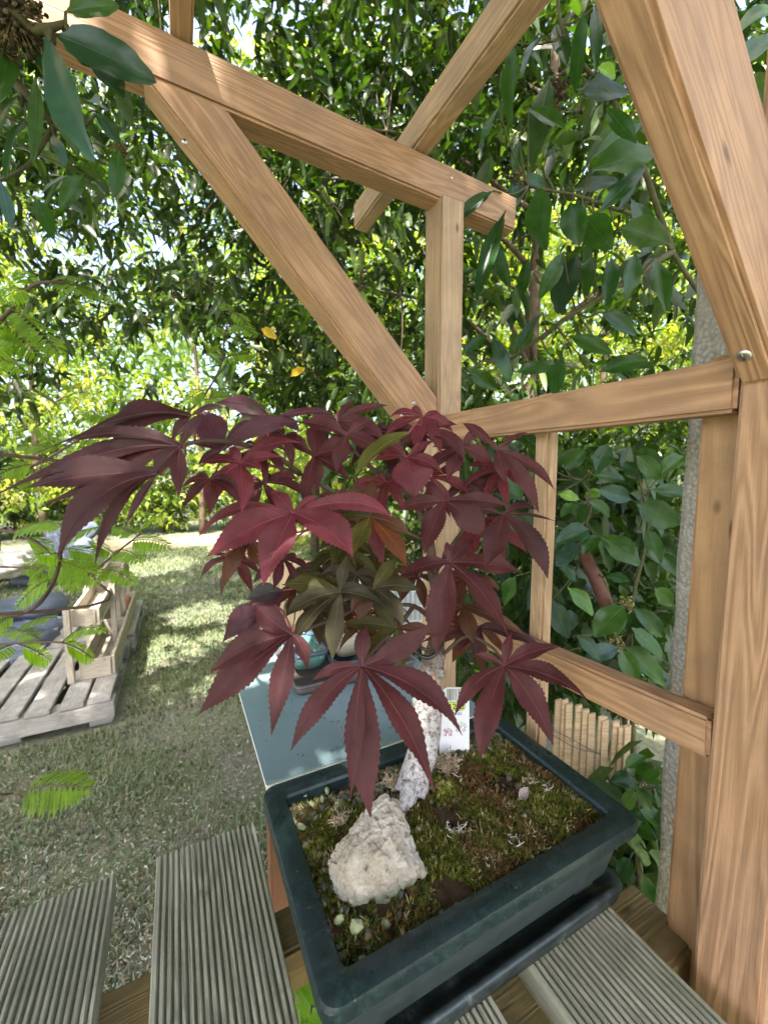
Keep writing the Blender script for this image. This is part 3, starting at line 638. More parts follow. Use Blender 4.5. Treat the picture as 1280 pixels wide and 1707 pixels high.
kb = bmesh.new(); bmesh.ops.create_uvsphere(kb, u_segments=14, v_segments=10, radius=1)
for v_ in kb.verts: v_.co = Vector((v_.co.x*.0032, v_.co.y*.0055, v_.co.z*.0012))
fx = (EYE-at(722, 1134, .42)).normalized()
put('pruning_scar', bm_me(kb), simple('cut_wood', (.45, .27, .14), .7), maple, Matrix.Translation(at(722, 1134, .4195)) @ fx.to_track_quat('Z', 'Y').to_matrix().to_4x4(), True)
# black clamp
mb = MB(); mb.tube([at(690, 1076, .425), at(700, 1092, .417), at(716, 1096, .416), at(730, 1085, .42), at(738, 1070, .428)], .0022, .0022, 8, 4)
mb.tube([at(693, 1068, .425), at(703, 1080, .418), at(713, 1084, .418)], .0018, .0018, 8, 4)
tag(put('wire_clamp', mb.me(), M['blackp'], smooth=True), 'black plastic clamp bent round the bonsai trunk', 'clamp')
BR = [  # branches: pixel, depth
 [(716, 905, .435), (660, 880, .42), (600, 850, .40), (545, 815, .385), (500, 790, .37), (430, 770, .345), (385, 750, .33)],
 [(722, 960, .44), (760, 900, .44), (800, 850, .435), (840, 790, .43), (860, 755, .42)],
 [(727, 1040, .438), (690, 1010, .42), (650, 1010, .40), (600, 1010, .38), (560, 1000, .37)],
 [(720, 1110, .435), (745, 1085, .43), (780, 1060, .42), (820, 1080, .40), (841, 1108, .385)],
 [(700, 850, .43), (690, 800, .42), (700, 760, .41), (708, 722, .40)],
 [(672, 815, .42), (620, 780, .40), (580, 740, .385), (562, 703, .38)],
 [(500, 790, .37), (460, 760, .345), (400, 740, .31), (340, 735, .28), (300, 745, .265)],
 [(690, 1010, .42), (661, 1047, .40), (630, 1075, .35), (604, 1108, .30)],
 [(600, 1010, .38), (560, 1030, .36), (520, 1045, .34), (488, 1056, .325)],
 [(600, 850, .40), (540, 880, .38), (500, 870, .35)]]
NODES = list(SKP[6:])
mb = MB()
for br in BR:
    pts = [at(*q) for q in br]; mb.tube(pts, .0026, .0011, 7, 4, wob=.3); NODES += smooth_path(pts, 3)
put('branches', mb.me(), M['twig'], maple, smooth=True)
MAR = (.088, .028, .029); RED = (.15, .036, .044); DRK = (.060, .023, .023); OLV = (.058, .060, .012); BRN = (.095, .045, .022); GRB = (.052, .048, .022); ORG = (.16, .055, .018); PUR = (.075, .028, .036)
def maple_leaf(c, d, lobes, col=MAR, tipcol=None, tilt=.35, up=.45, petiole=True, side=0.0):
    """lobes: (tip x, tip y, width px, arc x, arc y, colour)"""
    L = Leafy(); C0 = at(c[0], c[1], d); N = ((EYE-C0).normalized()*.9+UZ*up+RT*side+Vector((random.uniform(-.2, .2), random.uniform(-.2, .2), random.uniform(-.1, .2)))).normalized()
    for lb_ in lobes:
        tx, ty, wp = lb_[:3]; ax, ay = (lb_[3], lb_[4]) if len(lb_) > 4 else (0, -math.hypot(tx-c[0], ty-c[1])*.08)
        k = lb_[5] if len(lb_) > 5 else col
        dd = d-(ty-c[1])/680*d*tilt+random.uniform(-.008, .008)
        f = random.uniform(.85, 1.15); k = tuple(q*f for q in k)
        tip = at(tx, ty, dd); ctrl_off = (RT*ax-UP*ay)/680*d + N*.004
        vc = tuple(min(1, q*1.9+.02) for q in k)
        n2 = (N+RT*((tx-c[0])/400.)*.8).normalized()
        L.ribbon(C0, tip, wp/680*d*1.08, ctrl_off, n2, k, vc, tipcol=tipcol, twist=random.uniform(-.5, .5), cup=random.uniform(.05, .5))
    o = put('leaf', L.me(), M['maple'], maple)
    if petiole:
        q = min(NODES, key=lambda n: (n-C0-FW*.012).length); back = FW*.004
        mbp.tube([C0+back, (C0+q)/2+UZ*.012*random.uniform(.3, 1)+back, q], .0008, .0009, 6, 4)
    return o
mbp = MB(); PK = (.26, .05, .075)
ML = [
 ((489, 855), .335, [(330, 898, 20, -30, -52), (349, 928, 56, -8, -14), (438, 977, 56), (588, 928, 58, 14, -14), (655, 864, 30, 24, -42), (452, 818, 26), (530, 826, 12)], RED, PK),
 ((604, 1110), .285, [(485, 1252, 36, -18, -22), (618, 1364, 52, -14, 0), (724, 1322, 46, 18, -14), (770, 1226, 46, 26, -26), (718, 1044, 36, 10, 10), (612, 1044, 24, -8, 0), (520, 1135, 18, -6, -14), (585, 1330, 26, -8, 0)], MAR, None),
 ((486, 1057), .315, [(333, 1190, 54, -6, -10), (452, 1227, 34, 4, -10), (425, 1008, 38, -10, 4), (350, 1122, 40, -10, -16), (513, 1116, 22, 8, -10)], MAR, None),
 ((841, 1110), .375, [(800, 1266, 40, -10, -6), (922, 1243, 46, 10, -16), (978, 1166, 38, 14, -18), (934, 1078, 28, -4, -10), (791, 1090, 13), (757, 1194, 24, -14, -20), (852, 1056, 18)], MAR, None),
 ((749, 937), .40, [(668, 960, 30), (727, 1090, 46, -6, 0), (847, 1062, 44, 12, -14), (868, 954, 34, 6, -8), (790, 898, 26), (744, 903, 14)], MAR, None),
 ((741, 835), .405, [(707, 924, 38, -4, -4), (808, 898, 44, 8, -10), (660, 850, 26), (700, 800, 18), (850, 845, 24, 0, -10)], MAR, None),
 ((838, 858), .40, [(808, 945, 38, 6, 0), (913, 966, 36, 20, -22), (925, 869, 8), (770, 846, 18), (895, 850, 20, 0, -14)], DRK, None),
 ((829, 750), .41, [(898, 856, 24, 14, -12), (924, 817, 20, 14, -14), (842, 806, 22), (771, 706, 16, -4, -12), (880, 720, 10)], MAR, None),
 ((708, 722), .395, [(774, 768, 26, 16, -18), (699, 772, 20), (630, 715, 14, 0, -8), (762, 708, 16, 0, -8), (665, 745, 16), (735, 690, 10)], MAR, None),
 ((678, 762), .375, [(692, 828, 66), (622, 768, 20, 0, -10), (738, 790, 24, 4, -10), (640, 735, 18), (720, 735, 14)], RED, None),
 ((402, 772), .315, [(500, 738, 26, -6, -22), (334, 773, 22, 0, -8), (352, 852, 28, -14, -22), (404, 853, 36), (382, 746, 18), (438, 784, 20), (470, 762, 18, 0, -6)], RED, PK),
 ((371, 750), .30, [(336, 684, 54, -4, 4), (505, 704, 30, -16, -26), (330, 775, 16), (440, 700, 20, -10, -10), (320, 740, 14)], PUR, None),
 ((524, 761), .37, [(527, 706, 32), (592, 752, 36, 4, -10), (505, 848, 24), (452, 728, 22, -4, -10), (530, 818, 22), (585, 800, 22)], MAR, None),
 ((562, 701), .385, [(640, 732, 28, 8, -14), (565, 734, 14), (646, 676, 16, 0, -10), (530, 690, 12), (588, 670, 12), (600, 745, 14)], MAR, None),
 ((680, 722), .35, [(590, 796, 34, -6, -14)], (.10, .11, .018), None),
 ((617, 862), .36, [(586, 928, 34, 0, 0, (.10, .105, .016)), (678, 945, 34, 8, -8, ORG), (684, 893, 22, 8, -8, BRN), (620, 797, 24, 0, 0, BRN), (562, 862, 18, 0, -4, OLV)], BRN, None),
 ((567, 987), .345, [(474, 1030, 32, -6, -12, GRB), (482, 1085, 28, -8, -16, GRB), (554, 1102, 30, -2, 0, GRB), (470, 975, 30, 0, -10, OLV), (580, 925, 20, 0, 0, GRB), (640, 1010, 22, 4, -8, GRB)], GRB, None),
 ((622, 982), .355, [(532, 1010, 28, 0, -12, GRB), (597, 1036, 26, -4, 0, BRN), (672, 1046, 30, 10, -16, GRB), (586, 1020, 22, -8, -8, BRN), (700, 985, 30, 0, -12, GRB), (660, 930, 24, 0, 0, OLV)], GRB, None),
 ((661, 1047), .385, [(615, 992, 24, 0, 0, OLV), (570, 1040, 26, 0, -6, OLV), (588, 1100, 26, 0, 0, OLV), (670, 1120, 30, 0, 0, OLV), (730, 1060, 20, 0, -6, BRN)], OLV, None),
 # dark foreshortened leaves on the left, close to the lens
 ((300, 745), .235, [(150, 800, 74, 10, -34), (-20, 832, 40, 60, -55), (55, 760, 26, 10, -52), (298, 830, 24), (255, 800, 26), (340, 690, 20)], DRK, None),
 ((318, 694), .25, [(140, 742, 72, -18, -32), (60, 775, 20, 20, -60), (285, 738, 20), (375, 680, 14)], DRK, None),
 ((262, 790), .225, [(96, 932, 46, -36, -46), (158, 945, 18, -30, -40), (208, 880, 14, 0, -10), (40, 815, 58, 10, -14), (60, 850, 14, 10, -20)], DRK, None),
 ((455, 700), .33, [(360, 672, 28, 0, -18), (395, 712, 44, 0, -6, (.05, .045, .02)), (500, 720, 24, 0, -8), (560, 690, 18, 0, -12)], PUR, None),
 ((578, 725), .36, [(500, 705, 26, 0, -10), (640, 760, 28, 0, -10), (560, 790, 26), (620, 700, 18)], MAR, None),
 ((770, 745), .42, [(745, 800, 26), (820, 775, 26, 4, -8), (720, 745, 18), (800, 715, 16), (700, 790, 20)], MAR, None),
 ((770, 1010), .43, [(720, 1060, 26), (790, 1075, 26), (840, 1040, 22, 0, -6), (880, 1062, 20, 0, -8)], BRN, None),
 ((800, 1045), .43, [(700, 1072, 12), (880, 1070, 24, 10, -10), (905, 1085, 18, 16, -10), (790, 1100, 20), (760, 1090, 16)], DRK, None),
 ((415, 900), .36, [(370, 985, 24, -6, -14), (380, 960, 18), (440, 950, 26)], BRN, None),
 ((470, 985), .37, [(410, 1000, 30, 0, -6, (.05, .06, .05)), (395, 1050, 30, 0, -8, PUR), (440, 1040, 24)], PUR, None),
 ((455, 1010), .33, [(372, 1070, 40, -6, -14, PUR), (385, 1100, 26, 0, -10, PUR), (460, 1060, 22)], PUR, None),
]
for c, d, lo, col, tc in ML: maple_leaf(c, d, lo, col, tc)
def auto_leaf(px, py, d, R, col, ang=0.0, squash=.8):
    lo = []
    for a, f, w_ in ((-128, .42, .13), (-85, .74, .2), (-42, .96, .25), (0, 1, .27), (42, .96, .25), (85, .74, .2), (128, .42, .13)):
        a2 = math.radians(a+ang+random.uniform(-8, 8)); f *= random.uniform(.85, 1.1); dx, dy = math.sin(a2)*R*f, math.cos(a2)*R*f*squash+R*.12
        lo.append((px+dx, py+dy, R*w_*random.uniform(.8, 1.15), dx*.12, -abs(dx)*.16-R*.05))
    maple_leaf((px, py), d, lo, col, None, tilt=random.uniform(0, .7), up=random.uniform(.1, .8), side=random.uniform(-.5, .5))
FILL = [(440, 800, .36), (560, 830, .38), (650, 800, .40), (590, 950, .38), (540, 960, .38), 
        (780, 800, .44), (810, 880, .45), (720, 800, .43), (450, 860, .37), (470, 930, .38), (520, 1010, .39), (610, 1050, .40), (770, 960, .46), (660, 720, .41), 
        (480, 720, .36), (430, 745, .34), (790, 1040, .45), (580, 890, .39), (700, 700, .40), (840, 780, .44), (560, 920, .40), (500, 980, .40), (395, 930, .38), (560, 1010, .42), (620, 930, .43), (690, 960, .46), (530, 945, .41), (640, 1020, .44), (600, 860, .42), (345, 800, .30), ]
for px, py, d in FILL:
    olive = 480 < px < 720 and py > 880
    col = random.choice([OLV, GRB, BRN, GRB]) if olive else random.choice([MAR, MAR, DRK, RED, BRN])
    auto_leaf(px+random.uniform(-8, 8), py+random.uniform(-8, 8), d, random.uniform(62, 92), col, random.uniform(-35, 35))
put('petioles', mbp.me(), simple('petiole', (.22, .045, .05), .5), maple, smooth=True)

# ------------------------------------------------------------ tree foliage by volume
def leaves_np(P, D, Nn, L, W, C, fine=True, droop=.25):
    """P base, D direction, Nn normal, L length, W width, C colour -> V, F, col"""
    S = np.cross(D, Nn); S /= np.linalg.norm(S, axis=1, keepdims=True)+1e-9; U = np.cross(S, D); n = len(P); L = L[:, None]; W = W[:, None]
    g = np.array([0, 0, -1.])
    def pt(t, s, c): return P+D*(L*t)+g*(L*droop*t*t)+S*(W*s)+U*(W*c)
    if fine:
        V = np.stack([pt(0, 0, 0), pt(.3, -.44, .16), pt(.3, 0, 0), pt(.3, .44, .16), pt(.68, -.4, .14), pt(.68, 0, 0), pt(.68, .4, .14), pt(1, 0, 0)], 1)
        T = np.array([[0, 2, 1], [0, 3, 2], [1, 2, 5], [1, 5, 4], [2, 3, 6], [2, 6, 5], [4, 5, 7], [5, 6, 7]])
    else:
        V = np.stack([pt(0, 0, 0), pt(.45, -.5, .15), pt(.5, 0, -.02), pt(.45, .5, .15), pt(1, 0, 0)], 1); T = np.array([[0, 2, 1], [0, 3, 2], [1, 2, 4], [2, 3, 4]])
    k = V.shape[1]; I = (np.arange(n)*k)[:, None, None]+T[None]
    return V.reshape(-1, 3), I.reshape(-1, 3), np.repeat(C, k, 0)
def unit(a): return a/(np.linalg.norm(a, axis=1, keepdims=True)+1e-9)
def crown(clusters, per, L, W, cols, spread, fine=True, droop=.3, hang=.35, mats='laurelfar'):
    nc = len(clusters); n = nc*per; cen = np.repeat(clusters, per, 0)
    ax = unit(rng.normal(size=(nc, 3))*np.array([1, 1, .5])); axr = np.repeat(ax, per, 0)
    tt = rng.random((n, 1)); P = cen+axr*(tt-.5)*spread*2+rng.normal(size=(n, 3))*spread*.22
    D = unit(rng.normal(size=(n, 3))+axr*.7+np.array([0, 0, -hang])); Nn = unit(rng.normal(size=(n, 3))*.6+np.array([0, 0, 1.]))
    l = L*rng.uniform(.55, 1.2, n); wd = W*rng.uniform(.7, 1.2, n)
    ci = rng.integers(0, len(cols), nc); C = np.array(cols)[np.repeat(ci, per)]*rng.uniform(.65, 1.35, (n, 1))
    pick = rng.random(n) < .25; C[pick] = np.array(cols)[rng.integers(0, len(cols), pick.sum())]
    return leaves_np(P, D, Nn, l, wd, C, fine, droop), ax
def tree(name, label, cat, base, top, r0, clusters, per, L, W, cols, spread, matname, group, fine=True, extra=None, limbs=9, barkmat='bark', hang=.35):
    t = thing(name, label, cat, base, group)
    base, top = Vector(base), Vector(top); mb = MB()
    mid = base.lerp(top, .5)+Vector((random.uniform(-.15, .15), random.uniform(-.1, .1), 0))
    mb.tube([base, mid, top], r0, r0*.45, 10, 6, wob=.25)
    (V, F, C), ax = crown(clusters, per, L, W, cols, spread, fine, hang=hang)
    if len(clusters):
        Lb = [base.lerp(top, f) for f in np.linspace(.3, 1, limbs)]; hubs = []
        idx = rng.choice(len(clusters), min(limbs*2, len(clusters)), replace=False)
        for i in idx:
            q = Vector(clusters[i]); s = min(Lb, key=lambda a: abs(a.z-(q.z-.4))+random.random()*.3)
            if (q-s).length > 2.4: continue
            m1 = s.lerp(q, .5)+Vector((random.uniform(-.12, .12), random.uniform(-.12, .12), .15)); path = [s, m1, q]
            mb.tube(path, r0*.30, .004, 6, 5, wob=.2); hubs += smooth_path(path, 5)[2:]
        if not hubs: hubs = [top]
        H = np.array([tuple(h) for h in hubs])
        sel = rng.choice(len(clusters), min(420, len(clusters)), replace=False)
        for i in sel:
            q = clusters[i]; j = np.argmin(((H-q)**2).sum(1)); h = Vector(H[j]); q = Vector(q)
            if (q-h).length > .75: continue
            e = Vector(ax[i])*spread
            mb.tube([h, (h+q)/2+Vector((random.uniform(-.05, .05),)*3), q+e], .0045, .0012, 4, 3, cap=False)
    put('trunk', mb.me(), M[barkmat], t, smooth=True)
    put('crown', me_np(V, F, col=C), M[matname], t) if extra is None else put('crown', merge_np([(V, F, C), extra]), M[matname], t)
    return t
def merge_np(parts):
    o = 0; Vs, Fs, Cs = [], [], []
    for V, F, C in parts: Vs.append(V); Fs.append(F+o); Cs.append(C); o += len(V)
    return me_np(np.concatenate(Vs), np.concatenate(Fs), col=np.concatenate(Cs))
def sample(N, x0, x1, y0, y1, d0, d1, dens):
    px = rng.uniform(x0, x1, N); py = rng.uniform(y0, y1, N); d = d0+(d1-d0)*rng.random(N)
    k = rng.random(N) < dens(px, py); px, py, d = px[k], py[k], d[k]
    F_, R_, U_ = np.array(FW), np.array(RT), np.array(UP)
    P = np.array(EYE)+d[:, None]*(F_+R_*((px-CX)/FPX)[:, None]-U_*((py-CY)/FPX)[:, None])
    return P[P[:, 2] > .1]
def densA(px, py):
    a = np.ones_like(px)
    left = px < 430
    a[left & (py > 540)] = .45; a[left & (py > 650)] = .14; a[left & (py > 720)] = 0
    a[(px >= 430) & (px < 560) & (py > 690)] = .1
    hole = ((px-265)/60)**2+((py-600)/65)**2 < 1; a[hole] = .08
    hole = ((px-470)/110)**2+((py-20)/60)**2 < 1; a[hole] = .35
    m = (px > 770) & (px < 1180) & (py > 330) & (py < 660); a[m] = .28
    a[(px < 230) & (py > 330) & (py < 520)] *= .65
    a[(py < 120)] *= .92
    return a
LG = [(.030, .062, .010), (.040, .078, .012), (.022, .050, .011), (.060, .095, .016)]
trunksA = [(ony(885, 700, 1.75), 'smooth grey'), (ony(560, 700, 3.3), ''), (ony(520, 700, 4.3), ''), (ony(1400, 700, 1.1), ''), (ony(-260, 700, 2.9), '')]
PA = sample(15500, -700, 1750, -1150, 1150, 1.9, 4.2, densA)
PA = PA[PA[:, 2] < 5.2]
OV = np.stack([rng.uniform(-5, 2.6, 2900), rng.uniform(-4.2, 3.0, 2900), rng.uniform(3.3, 4.9, 2900)], 1)  # out-of-view overhead leaf clusters, added to shade the foreground
_g = np.sin(OV[:, 0]*2.1+1)*np.sin(OV[:, 1]*2.4)+.5*np.sin(OV[:, 0]*5.3+OV[:, 1]*4.1); OV = OV[_g < 1.05]
_h = rng.uniform(2.5, 4.6, 3000); _r = 1.35*rng.random(3000)**.5; _a = rng.uniform(0, 6.283, 3000); _s = (_h-1.1)/sdir.z
OV = np.concatenate([OV, np.stack([.15+sdir.x*_s+_r*np.cos(_a), .45+sdir.y*_s+_r*np.sin(_a)*1.15, _h], 1)])  # denser unseen clusters along the sun line, added to shade the stand
_h = rng.uniform(3.2, 4.8, 1100); _r = 1.5*rng.random(1100)**.5; _a = rng.uniform(0, 6.283, 1100); _s = (_h-.2)/sdir.z
OV = np.concatenate([OV, np.stack([-1.1+sdir.x*_s+_r*np.cos(_a)*.8, 3.2+sdir.y*_s+_r*np.sin(_a), _h], 1)])  # more unseen clusters up the sun line, added to shade the pallets
def sunhole(P_, tgt, rad):
    v_ = P_-np.array(tgt); s_ = v_@np.array(sdir); return np.linalg.norm(v_-s_[:, None]*np.array(sdir), axis=1) > rad
for (x_, y_, d_, r_h, n_) in ((1190, 170, .26, .30, 240), (1000, 650, .42, .3, 130), (480, 400, .55, .3, 60), (560, 1000, .4, .3, 90), (520, 1180, .75, .22, 60)):
    T_ = np.array(at(x_, y_, d_)); h_ = rng.uniform(2.6, 4.4, n_); q_ = T_+np.array(sdir)*((h_-T_[2])/sdir.z)[:, None]; OV = np.concatenate([OV, q_+rng.normal(size=(n_, 3))*r_h*.6])  # extra clusters aimed between sun and target, added to shade single parts
for (x_, y_, d_, r_h) in ((100, 40, .43, .18), (420, 765, .32, .17), (1115, 15, .24, .12), (690, 1235, .29, .07), (850, 335, .60, .14), (270, 1090, 2.9, .3), (330, 1000, 3.6, .35), (250, 940, 5.5, .6)):
    T_ = at(x_, y_, d_); PA = PA[sunhole(PA, T_, r_h)]; OV = OV[sunhole(OV, T_, r_h)]
tb = np.array([[t_[0].x, t_[0].y] for t_ in trunksA]); tb[2] = [onz(215, 1000, 0).x, 4.3]; own = np.argmin(((PA[:, None, :2]-tb[None])**2).sum(2)*np.array([1, 1, 1, 1.3, 1]), 1)
labs = ['evergreen laurel tree behind the far wooden post, branches crossing the rafter', 'dense dark laurel tree behind the far diagonal brace', 'laurel tree whose branches hang round the bright gap at the left', 'laurel tree standing right of the concrete post', 'laurel tree overhanging the top left of the view, with unseen overhead leaves added for shade']
for i, (t_, _) in enumerate(trunksA):
    cl = PA[own == i]
    if i == 4: cl = np.concatenate([cl, OV])  # the added shading clusters are joined to this tree's crown
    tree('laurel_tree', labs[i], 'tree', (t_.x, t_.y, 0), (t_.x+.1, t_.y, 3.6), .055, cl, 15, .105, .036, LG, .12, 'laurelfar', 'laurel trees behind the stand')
# sunlit layer behind
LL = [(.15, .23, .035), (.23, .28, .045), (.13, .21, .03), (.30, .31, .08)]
def densB(px, py):
    a = np.where(py > 250, .9, .45); a[(px < 420) & (py < 640)] = .65; a[((px-265)/60)**2+((py-600)/60)**2 < 1] = .3; a[(px < 420) & (py > 870)] = 0; return a
PB = sample(7500, -250, 1400, 60, 1000, 5.2, 9.0, densB); PB = PB[~((px_of(PB)[0] < 430) & (PB[:, 1] < 8.6))]
tbB = [(ony(1000, 700, 4.2), 'yellow green sunlit tree behind the laurels, seen right of the far post'), (ony(620, 700, 6.3), 'light green sunlit tree seen through gaps behind the far brace'), (ony(330, 700, 9.2), 'bright shrubby tree at the end of the lawn'), (ony(60, 700, 9.6), 'pale sunlit tree beyond the chair at the far left')]
tb = np.array([[t_[0].x, t_[0].y] for t_ in tbB]); own = np.argmin(((PB[:, None, :2]-tb[None])**2).sum(2), 1)
for i, (t_, lab) in enumerate(tbB):
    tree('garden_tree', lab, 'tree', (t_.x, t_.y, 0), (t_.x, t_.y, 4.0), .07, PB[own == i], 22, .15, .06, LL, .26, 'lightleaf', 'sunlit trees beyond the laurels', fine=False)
N = 30000; a_ = rng.uniform(-1.0, 2.0, N); r_2 = rng.uniform(13, 19, N); z_ = rng.random(N)**.8*(9+1.5*np.sin(a_*9))
z_ = np.where(a_ < .02, z_*.75, z_); P_ = np.stack([np.sin(a_)*r_2, np.cos(a_)*r_2, z_+.1], 1)
V, F, C = leaves_np(P_, unit(rng.normal(size=(N, 3))), unit(rng.normal(size=(N, 3))*.7+np.array([0, 0, 1.])), rng.uniform(.25, .5, N), rng.uniform(.12, .2, N), np.array([.07, .12, .03])*rng.uniform(.5, 1.8, (N, 1)), False)
tag(put('woodland', me_np(V, F, col=C), M['lightleaf']), 'distant mass of sunlit woodland behind the garden', 'woodland', kind='stuff')
# low hedge of bushes at the lawn end
GL = [(.07, .13, .03), (.11, .17, .04), (.16, .21, .05)]; k = 0
for px, y, h in ((-120, 10.0, 2.2), (20, 10.4, 1.9), (150, 10.2, 1.7), (270, 10.0, 1.5), (385, 9.9, 1.9), (500, 9.6, 2.3)):
    c = ony(px, 800, y); q = rng.normal(size=(190, 3)); q = unit(q)*rng.random((190, 1))**.4*np.array([1.1, .7, h/2])+np.array([c.x, c.y, h/2]); q = q[q[:, 2] > .05]
    tree('garden_bush', ['dark leafy bush at the far left edge of the lawn', 'blue green bush left of the sunlit gap', 'yellow green bush behind the cushioned chair', 'bright bush above the end of the planter box', 'bright leafy bush at the far end of the lawn', 'bush beyond the lawn, behind the maple leaves'][k], 'bush',
         (c.x, c.y, 0), (c.x, c.y, h*.7), .03, q, 26, .10, .05, [[(.05, .09, .03), (.06, .10, .05)], [(.05, .10, .06), (.08, .13, .06)], GL, GL, [(.10, .20, .03)], GL][k], .2, 'lightleaf', 'bushes at the end of the lawn', fine=False, limbs=4); k += 1

# near laurel shrubs with hand-placed leaves
def pinned(L, specs, dflt):
    for s in specs:
        bx, by, tx, ty, wp = s[:5]; d = s[5] if len(s) > 5 and s[5] else dflt+random.uniform(-.06, .06); k = s[6] if len(s) > 6 else random.choice([(.026, .072, .010), (.034, .085, .012), (.020, .060, .014)])
        b0 = at(bx, by, d); tp = at(tx, ty, d-random.uniform(-.03, .04)); ln = (tp-b0).length
        N = ((EYE-b0).normalized()*.8+UZ*.4+RT*random.uniform(-.5, .5)).normalized()
        sl_ = RT.cross(FW)
        L.ribbon(b0, tp, wp/680*d, N*ln*.06+UZ*ln*random.uniform(-.02, .06), N, k, tuple(min(1, q*1.8+.015) for q in k), prof=LAUW, serr=0, seg=12, cup=random.uniform(.15, .5), vein=.0014*d/.7, twist=random.uniform(-.4, .4))
BG = (.16, .30, .025)
R1 = [(986, 284, 1100, 250, 62), (996, 355, 1075, 280, 26), (1030, 380, 1115, 405, 45, 0, (.04, .085, .014)), (975, 362, 1020, 416, 46), (950, 338, 965, 410, 42), (893, 316, 912, 418, 46), (822, 318, 742, 384, 22, .62), (842, 352, 793, 503, 28, .66),
      (866, 298, 843, 350, 30), (868, 345, 780, 390, 22), (915, 130, 886, 280, 38, 0, (.035, .07, .02)), (855, 70, 850, 215, 28), (865, 235, 855, 290, 28), (972, 18, 960, 158, 28), (990, 10, 993, 120, 20), (960, 150, 1047, 155, 40, 0, (.02, .045, .012)), (995, 112, 1025, 130, 22, 0, BG),
      (985, 265, 1072, 203, 28), (955, 320, 1030, 300, 30), (960, 425, 930, 525, 46, 0, (.025, .05, .02)), (938, 420, 897, 500, 28), (985, 425, 978, 495, 26), (1050, 330, 1090, 420, 34), (870, 300, 910, 312, 26), (880, 180, 940, 215, 28), (900, 60, 870, 130, 22), (925, 40, 945, 110, 26), (1010, 180, 1060, 240, 26),
      (820, 400, 850, 480, 24), (880, 430, 868, 500, 22), (1020, 430, 1010, 510, 26), (1060, 420, 1040, 500, 30), (1090, 430, 1110, 520, 28), (830, 180, 800, 250, 22), (905, 520, 860, 590, 26), (950, 560, 1020, 590, 26), (1000, 520, 1060, 560, 28), (860, 620, 930, 610, 28), (820, 560, 850, 640, 26), (1000, 620, 1080, 600, 30), (930, 600, 925, 660, 30), (1060, 640, 1010, 600, 26), (780, 620, 830, 650, 26), (1215, 120, 1290, 60, 34), (1225, 60, 1300, 10, 36), (1240, 150, 1290, 180, 34), (1250, 200, 1275, 260, 26), (770, 590, 812, 560, 22)]
R2 = [(1000, 893, 1066, 944, 42), (996, 895, 1017, 952, 24), (998, 893, 972, 925, 26), (982, 882, 926, 906, 34), (968, 906, 926, 944, 30, 0, (.03, .07, .045)), (1060, 841, 1130, 876, 46), (1062, 843, 1104, 892, 36), (1052, 833, 996, 815, 30, 0, (.04, .085, .055)), (1085, 817, 1160, 828, 30), (966, 833, 928, 822, 20, 0, BG), (973, 828, 1003, 820, 20, 0, (.12, .24, .02)),
      (968, 835, 966, 876, 26), (980, 835, 1015, 862, 26), (965, 838, 935, 862, 24), (945, 979, 988, 1027, 30, 0, (.07, .16, .02)), (920, 1000, 947, 1064, 36, 0, (.035, .07, .04)), (1040, 1010, 990, 1062, 42), (1055, 1014, 1104, 1062, 32), (1052, 1046, 1104, 1095, 32), (1039, 1078, 1106, 1142, 42), (1034, 1081, 1058, 1142, 32), (1030, 1078, 972, 1108, 28, 0, (.04, .08, .055)), (1025, 1003, 1026, 1060, 30), (1045, 1015, 1060, 1060, 26),
      (1070, 800, 1040, 770, 26), (1100, 790, 1140, 760, 28), (985, 790, 1040, 800, 34), (940, 780, 975, 750, 30), (1010, 740, 995, 790, 28), (1060, 760, 1100, 800, 30), (1080, 880, 1100, 940, 26), (930, 880, 900, 930, 28), (1010, 960, 1050, 970, 20), (930, 940, 960, 970, 24), (1090, 980, 1120, 1010, 28), (1100, 920, 1130, 960, 26), (905, 770, 880, 820, 28), (830, 780, 870, 830, 34), (850, 850, 880, 900, 30), (860, 960, 840, 1010, 30), (890, 1090, 930, 1120, 26), (960, 1060, 1000, 1100, 26), (1060, 1150, 1100, 1190, 28)]
R3 = [(1044, 1405, 1083, 1434, 36), (1037, 1382, 1070, 1418, 30), (1070, 1457, 1083, 1510, 26), (1090, 1313, 1112, 1372, 16), (1057, 1300, 1017, 1302, 28), (1060, 1310, 1085, 1350, 24), (1070, 1300, 1100, 1290, 22), (1060, 1320, 1040, 1350, 22, 0, (.06, .12, .025)), (1060, 1380, 1095, 1400, 24), (1050, 1430, 1030, 1470, 24), (1080, 1420, 1108, 1450, 24), (1065, 1350, 1100, 1375, 26), (1046, 1350, 1072, 1370, 22), (1040, 1280, 1075, 1260, 22), (1085, 1270, 1060, 1300, 22)]
TL = [(76, 62, 160, 272, 56, .31, (.035, .085, .05)), (92, 58, 262, 138, 62, .33, (.02, .055, .022)), (90, 110, 132, 262, 44, .335), (60, 130, 55, 275, 20, .345, (.05, .10, .03)), (20, 90, -10, 180, 40, .345), (150, 110, 205, 165, 44, .345), (90, 225, 108, 280, 20, .35, (.06, .11, .10)), (40, 200, 12, 300, 28, .35), (0, 300, 18, 380, 22, .35, (.06, .11, .12)), (160, 190, 200, 240, 30, .35), (110, 20, 200, 10, 34, .35), (30, 60, 70, 110, 30, .345), (30, 160, 0, 230, 26, .35), (200, 250, 190, 330, 26, .8), (140, 290, 100, 350, 26, .8), (60, 330, 90, 400, 26, .8)]
